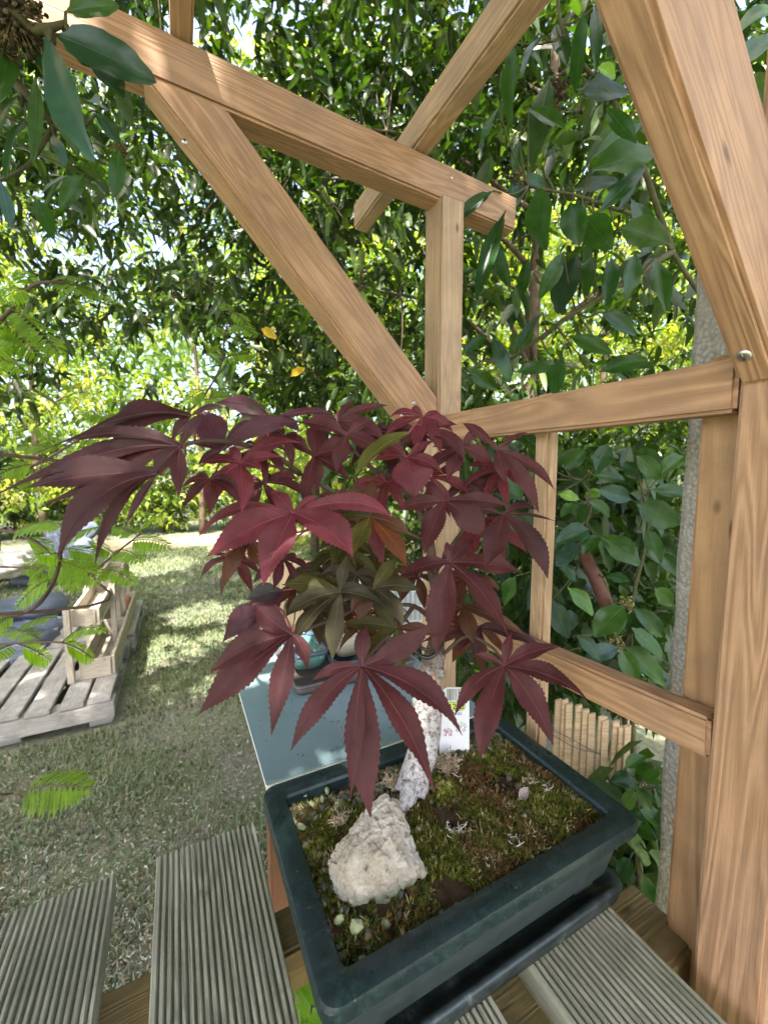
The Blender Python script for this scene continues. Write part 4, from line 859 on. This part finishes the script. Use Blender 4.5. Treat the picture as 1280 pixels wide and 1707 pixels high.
def shrub(name, label, specs, dflt, stems, fillpts, per=7, L=.085, W=.034, mat='laurel'):
    Lf = Leafy(); pinned(Lf, specs, dflt); base = stems[0][0]
    t = thing(name, label, 'shrub', (base[0], base[1], 0), 'laurel shrubs close to the stand'); mb = MB()
    for st in stems: mb.tube(st, *(st_r := (.007, .0022)), 8, 5, wob=.2)
    allp = [Vector(p) for st in stems for p in smooth_path(st, 8)]
    seen = []
    for s in specs:
        d = s[5] if len(s) > 5 and s[5] else dflt; b0 = at(s[0], s[1], d)
        q = min(allp, key=lambda a: (a-b0).length)
        if (q-b0).length < .3: mb.tube([q, (q+b0)/2-UZ*.01, b0], .0022, .0012, 5, 3, cap=False)
    put('stems', mb.me(), M['greenstem'], t, smooth=True)
    m = Lf.me(); parts = None
    o = put('foliage', m, M[mat], t)
    if len(fillpts):
        (V, F, C), ax = crown(fillpts, per, L, W, LG[:3], .07); tag(put('foliage', me_np(V, F, col=C), M['laurelfar'], t))
    return t
f1 = sample(260, 760, 1400, -250, 640, .95, 1.5, lambda a, b_: np.where(b_ > 380, .35, .5)*np.ones_like(a))
shrub('laurel_shrub', 'large leaved laurel branches hanging behind the near brace and far post', R1, .80, [[(1.3, .9, 0), at(1180, 700, 1.1), at(1120, 420, .9), at(1000, 340, .82), at(880, 310, .8)], [at(1120, 420, .9), at(1040, 200, .85), at(940, 60, .82), at(930, -80, .85)], [at(1120, 420, .9), at(960, 520, .85), at(850, 600, .9)]], f1)
f2 = sample(420, 800, 1130, 740, 1180, 1.05, 1.7, lambda a, b_: np.ones_like(a)*.8)
sh2 = shrub('laurel_shrub', 'glossy laurel shrub behind the slim batten and the lower rail', R2, .92, [[at(1060, 1400, 1.1), at(1017, 1006, 1.0), at(965, 925, 1.0), at(985, 840, .95), at(970, 800, .95)], [at(1060, 1400, 1.1), at(1050, 1080, .97), at(1056, 990, .95), at(1078, 890, .93), at(1070, 820, .92)]], f2)
shrub('laurel_shrub', 'small leafy laurel sprig beside the foot of the concrete post', R3, .66, [[at(1075, 1600, .8), at(1065, 1450, .72), at(1062, 1350, .69), at(1070, 1290, .68)]], sample(60, 1000, 1090, 1280, 1560, .74, .9, lambda a, b_: np.ones_like(a)*.5))
shrub('laurel_shrub', 'laurel branch with big drooping leaves at the upper left corner', TL, .55, [[(-1.4, .9, 0), at(-300, 300, .7), at(-60, 60, .36), at(60, 50, .33), at(110, 40, .33)], [at(-60, 60, .36), at(20, 130, .35), at(90, 210, .36)]], sample(70, -300, 330, -250, 330, 1.0, 1.7, lambda a, b_: np.ones_like(a)*.7))
mb = MB(); mb.tube([at(1023, 1040, .99), at(1000, 985, .985), at(970, 915, .985)], .017, .014, 10, 5, wob=.2)
put('old_stem', mb.me(), M['redbark'], sh2, smooth=True)
# flower heads
def cluster(px, py, d, r, n, cols, label):
    mb = MB(); c = at(px, py, d)
    for i in range(n):
        q = Vector(unit(rng.normal(size=(1, 3)))[0])*r*random.random()**.5; q.z *= 1.2; k = random.choice(cols); f = random.uniform(.6, 1.3)
        mb.blob(c+q, (r*random.uniform(.08, .16) if n < 150 else r*random.uniform(.05, .09)), tuple(x*f for x in k)); mb.tube([c, c+q], .0007, .0005, 4, 2, (.10, .09, .04))
    tag(put('seed_head', mb.me(), M['attr']), label, 'seed head', 'dried seed heads on the laurels')
BN = [(.09, .065, .035), (.12, .09, .05), (.05, .04, .025)]; YG = [(.22, .20, .05), (.15, .10, .05), (.20, .22, .08)]
cluster(24, 22, .33, .024, 420, BN, 'large brown dried seed head in the upper left corner')
cluster(8, 88, .34, .013, 170, BN, 'smaller brown seed head below the large one at upper left')
cluster(1042, 1005, .93, .020, 70, YG, 'yellow brown seed head below the curved laurel stem')
cluster(1026, 1072, .92, .020, 70, YG, 'lower yellow brown seed head among the laurel leaves')
cluster(930, 150, .85, .028, 90, BN, 'brown seed head hanging between the rafter and the near brace')
cluster(920, 195, .86, .022, 60, [(.12, .05, .03)], 'reddish seed head hanging just under the brown one')
cluster(862, 297, .78, .016, 50, BN, 'small brown seed head at the right end of the lintel')
cluster(200, 255, .9, .022, 60, BN, 'dark seed head under the laurel leaves left of the lintel')
cluster(818, 790, .75, .018, 60, YG, 'green seed head behind the maple leaves beside the batten')

# yellow leaves
Lf = Leafy()
for px, py, qx, qy, w_, lab in ((484, 628, 508, 614, 12, 'small bright yellow leaf hanging in the dark laurel, lower one'), (435, 548, 462, 565, 15, 'yellow orange leaf hanging in the laurel, upper one')):
    Lf = Leafy(); b0, tp = at(px, py, 1.7), at(qx, qy, 1.7); Lf.ribbon(b0, tp, w_/680*1.7, UZ*.01, (EYE-b0).normalized(), (.65, .42, .03), (.6, .4, .05), prof=LAUW, serr=0, seg=8)
    tag(put('yellow_leaf', Lf.me(), M['frond']), lab, 'leaf')

# ------------------------------------------------------------ feathery tree at left
fe = thing('mimosa_tree', 'feathery leaved tree reaching in from the left with bright green fronds', 'tree', (-1.25, .75, 0))
mb = MB(); mb.tube([(-1.25, .75, 0), (-1.2, .8, 1.0), (-1.15, .78, 2.2)], .05, .03, 10, 6, wob=.2); put('trunk', mb.me(), M['bark'], fe, smooth=True)
def mk_frond(bx, by, tx, ty, lw, d, parent, sag=.18, dz=0.0, n=13):
    p0, p1 = at(bx, by, d), at(tx, ty, d+dz); L = (p1-p0).length; ctrl = (p0+p1)/2+UZ*L*sag; mbf = MB(); pts = []
    N = (UZ*.75+(EYE-p0).normalized()*.65).normalized(); fx = random.uniform(.8, 1.25)
    for i in range(n+1):
        t = i/n; p = p0*(1-t)**2+ctrl*2*t*(1-t)+p1*t*t; T = ((ctrl-p0)*(1-t)+(p1-ctrl)*t).normalized(); S = T.cross(N).normalized(); pts.append(p)
        if t < .08: continue
        ll = lw/680*d*(math.sin(math.pi*(.12+.86*t))**.6)*random.uniform(.9, 1.08); wl = L/n*.5
        for sg in (-1, 1):
            D = (S*sg+T*.35-UZ*.22*random.uniform(.4, 1.6)).normalized(); W = T; e = p+D*ll; m1 = p+D*ll*.3; m2 = p+D*ll*.75; dr = -UZ*ll*.10
            f = fx*random.uniform(.85, 1.15); c = (.20*f, .33*f, .030*f)
            mbf.add([p, m1-W*wl, m1+W*wl, m2-W*wl*.9+dr, m2+W*wl*.9+dr, e+dr*2, m1, m2+dr*.6], [(0, 1, 6), (0, 6, 2), (1, 3, 7, 6), (6, 7, 4, 2), (3, 5, 7), (7, 5, 4)], c)
    mbf.tube(pts, .0011*d/.8+.0003, .0006, 5, 1, (.20, .17, .05)); put('frond', mbf.me(), M['frond'], parent)
BRN_ = [
 ([(-300, 1150), (-60, 1050), (0, 1032), (58, 1012), (92, 965), (106, 900), (118, 850), (160, 800), (210, 760)], .82, .0045, .0022,
   [(30, 1020, -30, 1060, 24), (90, 965, 28, 1012, 26), (100, 935, 52, 962, 26), (100, 935, 168, 968, 34), (104, 925, 60, 925, 26), (106, 915, 165, 925, 26), (108, 905, 160, 880, 24), (112, 880, 40, 882, 22), (128, 838, 220, 848, 18), (150, 800, 75, 800, 16), (185, 775, 255, 800, 18), (210, 760, 140, 748, 16), (210, 760, 270, 752, 14)]),
 ([(-200, 880), (0, 884), (50, 898), (80, 918)], 1.0, .006, .003, [(20, 888, 105, 878, 26), (40, 897, 90, 912, 22), (78, 916, 130, 985, 24), (78, 916, 40, 955, 22)]),
 ([(-200, 940), (0, 945), (75, 948)], .95, .003, .002, [(73, 948, 60, 998, 22), (73, 948, 150, 950, 26), (40, 946, 95, 965, 22)]),
 ([(-100, 1078), (0, 1074), (60, 1070), (104, 1071)], .62, .0022, .0014, [(104, 1071, 156, 1098, 24), (104, 1071, 176, 1052, 20), (30, 1073, 84, 1100, 28), (70, 1070, 5, 1056, 18), (20, 1074, -20, 1100, 22), (96, 1030, 35, 1046, 20)]),
 ([(-60, 1330), (0, 1327), (32, 1324)], .47, .0016, .001, [(30, 1324, 147, 1316, 44)]),
 ([(150, 1010), (155, 960), (190, 925), (235, 890)], .85, .0028, .0016, [(165, 950, 226, 972, 24), (190, 920, 236, 935, 24), (215, 903, 282, 910, 26), (190, 922, 150, 905, 22), (230, 893, 190, 880, 20), (232, 890, 255, 862, 18), (160, 955, 125, 940, 20)]),
 ([(-120, 620), (0, 535), (48, 482), (85, 470), (150, 480)], .95, .006, .002, [(48, 482, 5, 500, 26), (60, 478, 30, 450, 24), (85, 470, 150, 495, 26), (110, 474, 200, 505, 22), (85, 470, 140, 468, 20), (20, 515, 100, 590, 34), (0, 535, 70, 600, 34), (0, 540, -20, 620, 34), (0, 600, 45, 620, 26), (-30, 560, 30, 575, 30)]),
 ([(270, 780), (300, 705), (340, 660), (368, 610), (375, 560), (385, 520)], 1.0, .003, .0014, [(345, 650, 312, 668, 22), (350, 648, 398, 662, 22), (370, 600, 428, 592, 22), (375, 575, 345, 590, 20), (380, 545, 425, 560, 22), (385, 520, 415, 545, 18), (378, 560, 355, 545, 16), (384, 520, 372, 505, 14), (330, 670, 440, 672, 20), (300, 705, 215, 690, 20)]),
 ([(-100, 830), (0, 800), (70, 770), (130, 735), (200, 700)], 1.05, .004, .002, [(200, 700, 140, 690, 22), (160, 718, 230, 680, 20), (130, 735, 200, 745, 22), (100, 752, 30, 745, 20), (70, 770, 130, 795, 24), (60, 775, 0, 790, 24), (20, 792, 70, 815, 20), (100, 752, 60, 712, 16)]),
]
for path, d, r0, r1, fr in BRN_:
    P3 = [at(x, y, d+.04*math.sin(i*1.7)) for i, (x, y) in enumerate(path)]; q = Vector((-1.17, .8, max(.5, min(2.1, P3[0].z))))
    mb = MB(); mb.tube([q, (q+P3[0])/2+UZ*.05]+P3, r0*1.4, r1, 7, 5, wob=.15); bo = put('branch', mb.me(), M['twig'], fe, smooth=True)
    for f in fr: mk_frond(*f, d+random.uniform(-.02, .02), bo, sag=random.uniform(.1, .25), dz=random.uniform(-.05, .05))

# ------------------------------------------------------------ right side: concrete post, lath fence
def cpost():
    c = onz(1092, 1500, 0)
    X = .50; p = EYE+ray(1155, 480)*(X/ray(1155, 480).x); y1 = p.y
    b = box_bm(.11, .11, 1.50, .006); bmesh.ops.subdivide_edges(b, edges=[e for e in b.edges if abs(e.verts[0].co.z-e.verts[1].co.z) > 1], cuts=220)
    for v_ in b.verts:
        v_.co.x += .002*noise.noise((v_.co*22)); v_.co.y += .0022*noise.noise(v_.co*30+Vector((7, 0, 0)))
    tag(put('concrete_post', bm_me(b), M['concrete'], None, Matrix.Translation((X+.055, y1-.055, .75))), 'rough grey concrete post standing behind the right side posts', 'post')
cpost()
lf = thing('lath_fence', 'low fence of pale narrow wooden laths beyond the pot', 'fence', onz(985, 1500, .0)); D0 = .95
xs = [928, 939, 950, 962, 975, 987, 1000, 1011, 1024, 1036, 1047]
for i, x in enumerate(xs):
    ty = 1163+(x-928)*.42+random.uniform(-4, 4); D = D0-(i*.004); p = at(x, ty, D); b = box_bm(.0150, .006, p.z, .0006)
    for v_ in b.verts:
        if v_.co.z > 0: v_.co.z += random.uniform(-.001, .001)+v_.co.x*.3
        v_.co.x += .002*noise.noise((i, v_.co.z*3, 0))
    put('lath', bm_me(b), M['lath'], lf, Matrix.Translation((p.x, p.y, p.z/2)) @ Matrix.Rotation(-YAW+random.uniform(-.1, .1), 4, 'Z') @ Matrix.Rotation(random.uniform(-.012, .012), 4, 'Y') @ Matrix.Rotation(math.pi/2, 4, 'Y') @ Matrix.Rotation(-math.pi/2, 4, 'Y'))
mb = MB(); mb.tube([at(920, 1215, D0-.012), at(985, 1250, D0-.018), at(1052, 1285, D0-.02)], .001, .001, 5, 6)
mb.tube([at(920, 1225, D0-.012), at(970, 1250, D0-.02), at(1052, 1262, D0-.022)], .001, .001, 5, 6); put('tie_wire', mb.me(), M['metal'], lf)

# ------------------------------------------------------------ teal table with pots behind
tt = thing('garden_table', 'teal topped garden table behind the stand', 'table', (.105, .6, 0))
TX0, TX1, TY0, TY1, TZ = .103, .53, .60, 1.12, .78
b = box_bm(TX1-TX0, TY1-TY0, .006, .0015); put('table_top', bm_me(b), M['teal'], tt, Matrix.Translation(((TX0+TX1)/2, (TY0+TY1)/2, TZ-.003)))
b = box_bm(TX1-TX0-.004, TY1-TY0-.004, .016, .002); put('white_edging', bm_me(b), M['white'], tt, Matrix.Translation(((TX0+TX1)/2, (TY0+TY1)/2, TZ-.0145)))
for x, y in ((TX0+.022, TY0+.022), (TX1-.022, TY0+.022), (TX0+.16, TY1-.022), (TX1-.022, TY1-.022)):
    b = box_bm(.035, .035, TZ-.023, .003); put('leg', bm_me(b), M['brownleg'], tt, Matrix.Translation((x, y, (TZ-.023)/2)))
b = box_bm(TX1-TX0-.09, .02, .07, .003); put('apron', bm_me(b), M['shelfwood'], tt, Matrix.Translation(((TX0+TX1)/2, TY0+.02, TZ-.06)))
mb = MB()
for i in range(70):
    x, y = random.uniform(TX0+.01, .40), random.uniform(TY0+.02, .84); a = random.random()*6.28; L_, W_ = random.uniform(.0015, .005), random.uniform(.0008, .0018); cc_ = random.choice([(.35, .32, .25), (.12, .09, .05), (.05, .05, .04)])
    q = Vector((x, y, TZ+.0015)); dx = Vector((math.cos(a), math.sin(a), .1)); sx = Vector((-math.sin(a), math.cos(a), .1)); mb.add([q-dx*L_, q+sx*W_, q+dx*L_, q-sx*W_], [(0, 1, 2, 3)], cc_)
tag(put('table_debris', mb.me(), M['attr']), 'tiny dry bits scattered on the teal table top', 'debris', kind='stuff')
def ringpot(name, label, cat, x0, x1, y0, y1, z0, z1, taper, mats, th=.006, r=.02, lip=.006):
    def rr_(d, z, rad_=r): return rrect(x0+d, x1-d, y0+d, y1-d, rad_, z)
    t = thing(name, label, cat, ((x0+x1)/2, (y0+y1)/2, z0), 'pots and trays on the teal table')
    h = z1-z0
    put('body', bm_me(loft([rr_(taper, z0), rr_(taper*.5, z0+h*.5), rr_(lip, z1-.008), rr_(lip+th, z1-.0085), rr_(taper+th, z0+.006)])), mats[0], t, smooth=True)
    put('rim', bm_me(loft([rr_(lip-.001, z1-.008), rr_(0, z1-.006), rr_(0, z1), rr_(th+lip, z1), rr_(th+lip, z1-.007)], False, False)), mats[1], t, smooth=True)
    return t
cream = simple('cream_glaze', (.42, .39, .31), .3, .5, .15, 20, .05); ochre = simple('ochre_glaze', (.60, .28, .08), .4, .5, .12, 15, .05); blueg = simple('blue_glaze', (.05, .08, .11), .2, .5, .3, 30, .05); greeng = simple('green_glass_glaze', (.07, .16, .14), .15, .5, .5, 24, .1)
a = onz(405+70, 1150, TZ); b2 = onz(650, 1128, TZ); print('teal pots', a, b2)
ringpot('plant_tray', 'grey brown flat tray on the teal table', 'tray', .205, .50, .81, 1.02, TZ+.001, TZ+.022, .006, (simple('tray_brown', (.10, .085, .08), .35), simple('tray_brown2', (.10, .085, .08), .35)), .004, .012, .004)
ringpot('plant_pot', 'green glazed shallow pot at the left end of the brown tray', 'pot', .214, .30, .86, 1.01, TZ+.0295, TZ+.066, .01, (greeng, blueg))
ringpot('plant_pot', 'dark blue glazed pot under the cream pot', 'pot', .300, .47, .835, 1.0, TZ+.008, TZ+.040, .02, (blueg, blueg))
ringpot('plant_pot', 'cream glazed pot stacked inside the blue pot', 'pot', .292, .475, .84, 1.0, TZ+.036, TZ+.105, .035, (cream, cream))
ringpot('plant_pot', 'ochre pot with dark rim on top of the cream pot', 'pot', .315, .46, .865, 1.0, TZ+.098, TZ+.165, .02, (ochre, blueg))
# grey wire crate behind
wc = thing('wire_crate', 'pale wire crate behind the stacked pots', 'crate', at(650, 1080, 1.2)); mb = MB()
for i in range(14):
    x = 600+i*8; mb.tube([at(x, 960, 1.25), at(x, 1062, 1.25)], .0022, .0022, 5, 1)
for y in (960, 985, 1010, 1035, 1060): mb.tube([at(598, y, 1.25), at(706, y, 1.25)], .0028, .0028, 5, 1)
put('wire_front', mb.me(), M['white'], wc)
put('panel', bm_me(box_bm(.22, .01, .2, .002)), simple('crate_grey', (.5, .53, .56), .5), wc, Matrix.Translation(at(652, 1010, 1.33)) @ Matrix.Rotation(-YAW, 4, 'Z'))
# leaning pale planks
for i, (x0, y0, x1, y1) in enumerate(((452, 930, 405, 1075), (466, 932, 422, 1090), (480, 930, 440, 1110), (496, 935, 462, 1120), (512, 935, 480, 1120))):
    p0, p1 = at(x0, y0, 1.75), at(x1, y1+60, 1.5+.02*i); M_, L = frame(p0, p1, (EYE-p0).normalized()); b = box_bm(L, .034, .018, .002)
    tag(put('wood_plank', bm_me(b), M['lath'], None, M_), ['leftmost pale plank of the stack leaning behind the teal table', 'second pale plank from the left behind the teal table', 'middle pale plank leaning behind the teal table', 'fourth leaning plank, hidden partly by the maple leaves', 'rightmost leaning plank behind the maple leaves'][i], 'plank', 'planks leaning behind the teal table')

# ------------------------------------------------------------ bright seedlings under the boards
def seedling(px, py, d, R, label):
    t = thing('maple_seedling', label, 'seedling', (at(px, py, d).x, at(px, py, d).y, 0)); c = at(px, py, d); mb = MB(); mb.tube([(c.x+.02, c.y+.03, 0), (c.x+.01, c.y+.02, c.z*.6), c], .003, .0015, 6, 5); put('stem', mb.me(), M['frond'] if False else simple('green_stem', (.12, .16, .04), .6), t)
    L = Leafy()
    for a in (-125, -70, -28, 12, 55, 110): 
        a2 = math.radians(a+random.uniform(-10, 10)); tp = at(px+math.sin(a2)*R, py+math.cos(a2)*R, d-.01)
        L.ribbon(c, tp, R*.38/680*d, UZ*.006, (UZ+(EYE-c).normalized()).normalized(), (.17, .33, .03), (.3, .42, .08), seg=16, cup=.2)
    put('leaf', L.me(), M['frond'], t)
seedling(497, 1640, .50, 62, 'bright green lobed seedling in the gap left of the pot')
seedling(512, 1700, .52, 46, 'lower bright green seedling below the pot corner')
seedling(232, 1690, .55, 26, 'small bright green seedling between the two left boards')

# ------------------------------------------------------------ pallet deck, planter, cushions
def pallet(x0, x1, y0, y1, z0, label, nb):
    t = thing('wooden_pallet', label, 'pallet', ((x0+x1)/2, (y0+y1)/2, z0), 'weathered pallets forming a low deck'); pitch = (x1-x0)/nb; wdb = pitch*.80
    for i in range(nb):
        x = x0+pitch*(i+.5)+random.uniform(-.006, .006); ya, yb_ = y0+random.uniform(0, .02), y1-random.uniform(0, .02)
        beam('top_slat', (x, ya, z0+.129+random.uniform(-.002, .002)), (x, yb_, z0+.129), wdb, .02, M['pallet'], t)
        if i in (0, nb//2, nb-1): beam('bottom_slat', (x, ya+.01, z0+.011), (x, yb_, z0+.011), wdb, .02, M['pallet'], t)
    for y in (y0+.05, (y0+y1)/2, y1-.05):
        beam('cross_slat', (x0+.01, y, z0+.107), (x1-.005, y, z0+.107), .10, .02, M['pallet'], t)
        for x in (x0+.06, (x0+x1)/2, x1-.06): put('block', bm_me(box_bm(.10, .09, .074, .003)), M['pallet'], t, Matrix.Translation((x, y, z0+.059)))
    beam('front_slat', (x0, y0-.012, z0+.085), (x1, y0-.012, z0+.085), .015, .075, M['pallet'], t)
pallet(-1.16, -.32, 2.34, 3.2, 0, 'weathered pallet nearest the stand, below the planter box', 7)
pallet(-1.16, -.30, 3.23, 4.12, 0, 'weathered pallet behind the nearest one, at the lawn edge', 7)
pallet(-2.05, -1.19, 2.40, 3.25, 0, 'weathered pallet at the left edge under the grey cushions', 7)
pallet(-2.05, -1.19, 3.28, 4.14, 0, 'weathered pallet at the back left under the dark chair', 7)
# planter: two long troughs on uprights
ZP = .142
A1 = onz(132, 1137, ZP); A2 = onz(190, 1120, ZP); B1 = onz(215, 985, ZP+.1)
print('planter', A1, A2, B1)
pl = thing('pallet_planter', 'two tier planter shelf made of pallet wood on the pallet deck', 'planter', (A1.x, A1.y, ZP))
xa = A1.x; y0, y1 = A1.y+.02, 4.0
def trough(xl, wd, z0, hg, ya, yb_):
    for x in (xl, xl+wd): beam('side_board', (x, ya, z0+hg/2), (x, yb_, z0+hg/2), .016, hg, M['shelfwood'], pl, bev=.002)
    beam('base_board', (xl+wd/2, ya+.01, z0+.008), (xl+wd/2, yb_-.01, z0+.008), wd-.02, .014, M['shelfwood'], pl, bev=.002)
    for y in (ya, (ya+yb_)/2, yb_): beam('end_board', (xl+.009, y, z0+hg/2-.001), (xl+wd-.009, y, z0+hg/2-.001), .018, hg-.004, M['shelfwood'], pl, bev=.002)
trough(xa+.01, .145, ZP, .11, y0, y1); trough(xa-.02, .115, ZP+.29, .09, y0+.03, y1)
for y in (y0-.014, y0+.50, (y0+y1)/2+.05, y1-.35, y1+.012):
    for x in (xa-.032, xa+.107): 
        if y < y0 and x > xa: continue
        beam('upright', (x, y, ZP), (x, y, ZP+.40), .03, .025, M['shelfwood'], pl, (0, 1, 0), .002)
M['terra'] = simple('terracotta', (.40, .15, .07), .8)
for y in (y1-.18,):
    tag(put('terracotta_block', bm_me(box_bm(.10, .11, .09, .008)), M['terra'], None, Matrix.Translation((xa+.085, y, ZP+.068))), 'orange terracotta block in the far end of the lower trough', 'block')
# cushions (puffy)
def cushion(c, s, rot, label, seg=9, parent=None, name='cushion', wr=.05):
    b = bmesh.new(); bmesh.ops.create_cube(b, size=1); bmesh.ops.subdivide_edges(b, edges=b.edges[:], cuts=seg, use_grid_fill=True)
    sd_ = random.random()*30
    for v_ in b.verts:
        q = v_.co*2; u = Vector((q.x*math.sqrt(max(0, 1-q.y*q.y/2.6-q.z*q.z/2.6+q.y*q.y*q.z*q.z/3)), q.y*math.sqrt(max(0, 1-q.x*q.x/2.6-q.z*q.z/2.6+q.x*q.x*q.z*q.z/3)), q.z*math.sqrt(max(0, 1-q.x*q.x/2.1-q.y*q.y/2.1+q.x*q.x*q.y*q.y/3))))
        quilt = 1-.12*abs(math.cos(q.x*4.7))**6
        u = Vector((u.x*s[0]/2, u.y*s[1]/2, u.z*s[2]/2*quilt)); u += Vector((noise.noise(u*9+Vector((sd_, 0, 0))), noise.noise(u*9+Vector((0, sd_, 0))), noise.noise(u*11+Vector((0, 0, sd_)))))*wr*.5; v_.co = u
    M_ = Matrix.Translation(c) @ rot.to_4x4()
    o = put(name, bm_me(b), M['fabric'], parent, M_, True)
    if label: tag(o, label, 'cushion', 'grey cushions piled on the pallets')
    return o
Rz = lambda a: Matrix.Rotation(math.radians(a), 3, 'Z'); Rx = lambda a: Matrix.Rotation(math.radians(a), 3, 'X'); Ry = lambda a: Matrix.Rotation(math.radians(a), 3, 'Y')
cushion(at(15, 1018, 3.1), (.75, .55, .14), Rz(10), 'grey cushion lying on top of the pile at the left edge')
cushion(at(12, 1048, 3.0), (.85, .6, .15), Rz(5), 'flat grey cushion under the top one')
cushion(at(-2, 1105, 2.62), (.62, .5, .36), Rz(-20) @ Rx(10), 'crumpled grey bean bag cushion in front of the pile', wr=.10)
cushion(at(72, 1062, 3.0), (.34, .5, .16), Rz(20) @ Ry(35), 'slumped dark grey cushion leaning on the right of the pile', wr=.08)
ch = thing('garden_chair', 'dark framed garden chair with thick grey padded cushions behind the pallets', 'chair', at(100, 1010, 4.9))
cc = at(105, 940, 4.9)
cushion(cc+RT*.02+UZ*.14, (.68, .16, .50), Rz(-20) @ Rx(-18), None, parent=ch, name='back_cushion')
cushion(cc+UZ*.40+RT*.05+FW*.1, (.62, .15, .28), Rz(-20) @ Rx(-10), None, parent=ch, name='head_cushion')
cushion(cc-UZ*.12-FW*.1-RT*.06, (.70, .60, .16), Rz(-20), None, parent=ch, name='seat_cushion')
for dx, dy in ((-.28, -.30), (.30, -.30), (-.28, .28), (.30, .28)):
    p = cc+RT*dx+FH*dy; mb = MB(); mb.tube([(p.x, p.y, .0), (p.x, p.y, cc.z-.18)], .02, .02, 8, 1); put('leg', mb.me(), M['metal'], ch, smooth=True)
mb = MB(); q = [cc+RT*a_+FH*b_-UZ*.21 for a_, b_ in ((-.3, -.32), (.32, -.32), (.32, .3), (-.3, .3), (-.3, -.32))]
for i in range(4): mb.tube([q[i], q[i+1]], .018, .018, 8, 1)
put('seat_frame', mb.me(), M['metal'], ch)
for sx in (-.36, .36):
    mb = MB(); mb.tube([cc+RT*sx-FH*.3-UZ*.2, cc+RT*sx-FH*.3+UZ*.08, cc+RT*sx+FH*.2+UZ*.10], .017, .017, 8, 5); put('armrest', mb.me(), M['metal'], ch, smooth=True)
# stone and stump
b = bmesh.new(); bmesh.ops.create_icosphere(b, subdivisions=4, radius=1)
for v_ in b.verts: v_.co = Vector((v_.co.x*.42, v_.co.y*.22, v_.co.z*.15))*(1+.25*noise.noise(v_.co*2.2)+.1*noise.noise(v_.co*7))
pp = at(18, 985, 4.4)
tag(put('stone_block', bm_me(b), M['stone'], None, Matrix.Translation((pp.x-.1, pp.y, .13+.14+.02)), True), 'pale rough stone block behind the cushion pile', 'stone')
pp = ony(-25, 900, 6.2); mb = MB(); mb.tube([(pp.x-.1, pp.y, 0), (pp.x-.12, pp.y, .7), (pp.x-.2, pp.y+.1, 2.0), (pp.x-.5, pp.y+.2, 3.4)], .26, .14, 16, 8, wob=.3)
tk = thing('old_tree', 'thick dark trunked tree at the left edge behind the stone', 'tree', (pp.x, pp.y, 0)); put('trunk', mb.me(), M['bark'], tk, smooth=True)
q = unit(rng.normal(size=(260, 3)))*rng.random((260, 1))**.4*np.array([1.6, 1.2, .8])+np.array([pp.x-.6, pp.y, 3.4])
(V, F, C), _ = crown(q, 20, .1, .045, LL[:3], .2, False); put('crown', me_np(V, F, col=C), M['lightleaf'], tk)
print('objects', len(bpy.data.objects), 'verts', sum(len(m.vertices) for m in bpy.data.meshes))
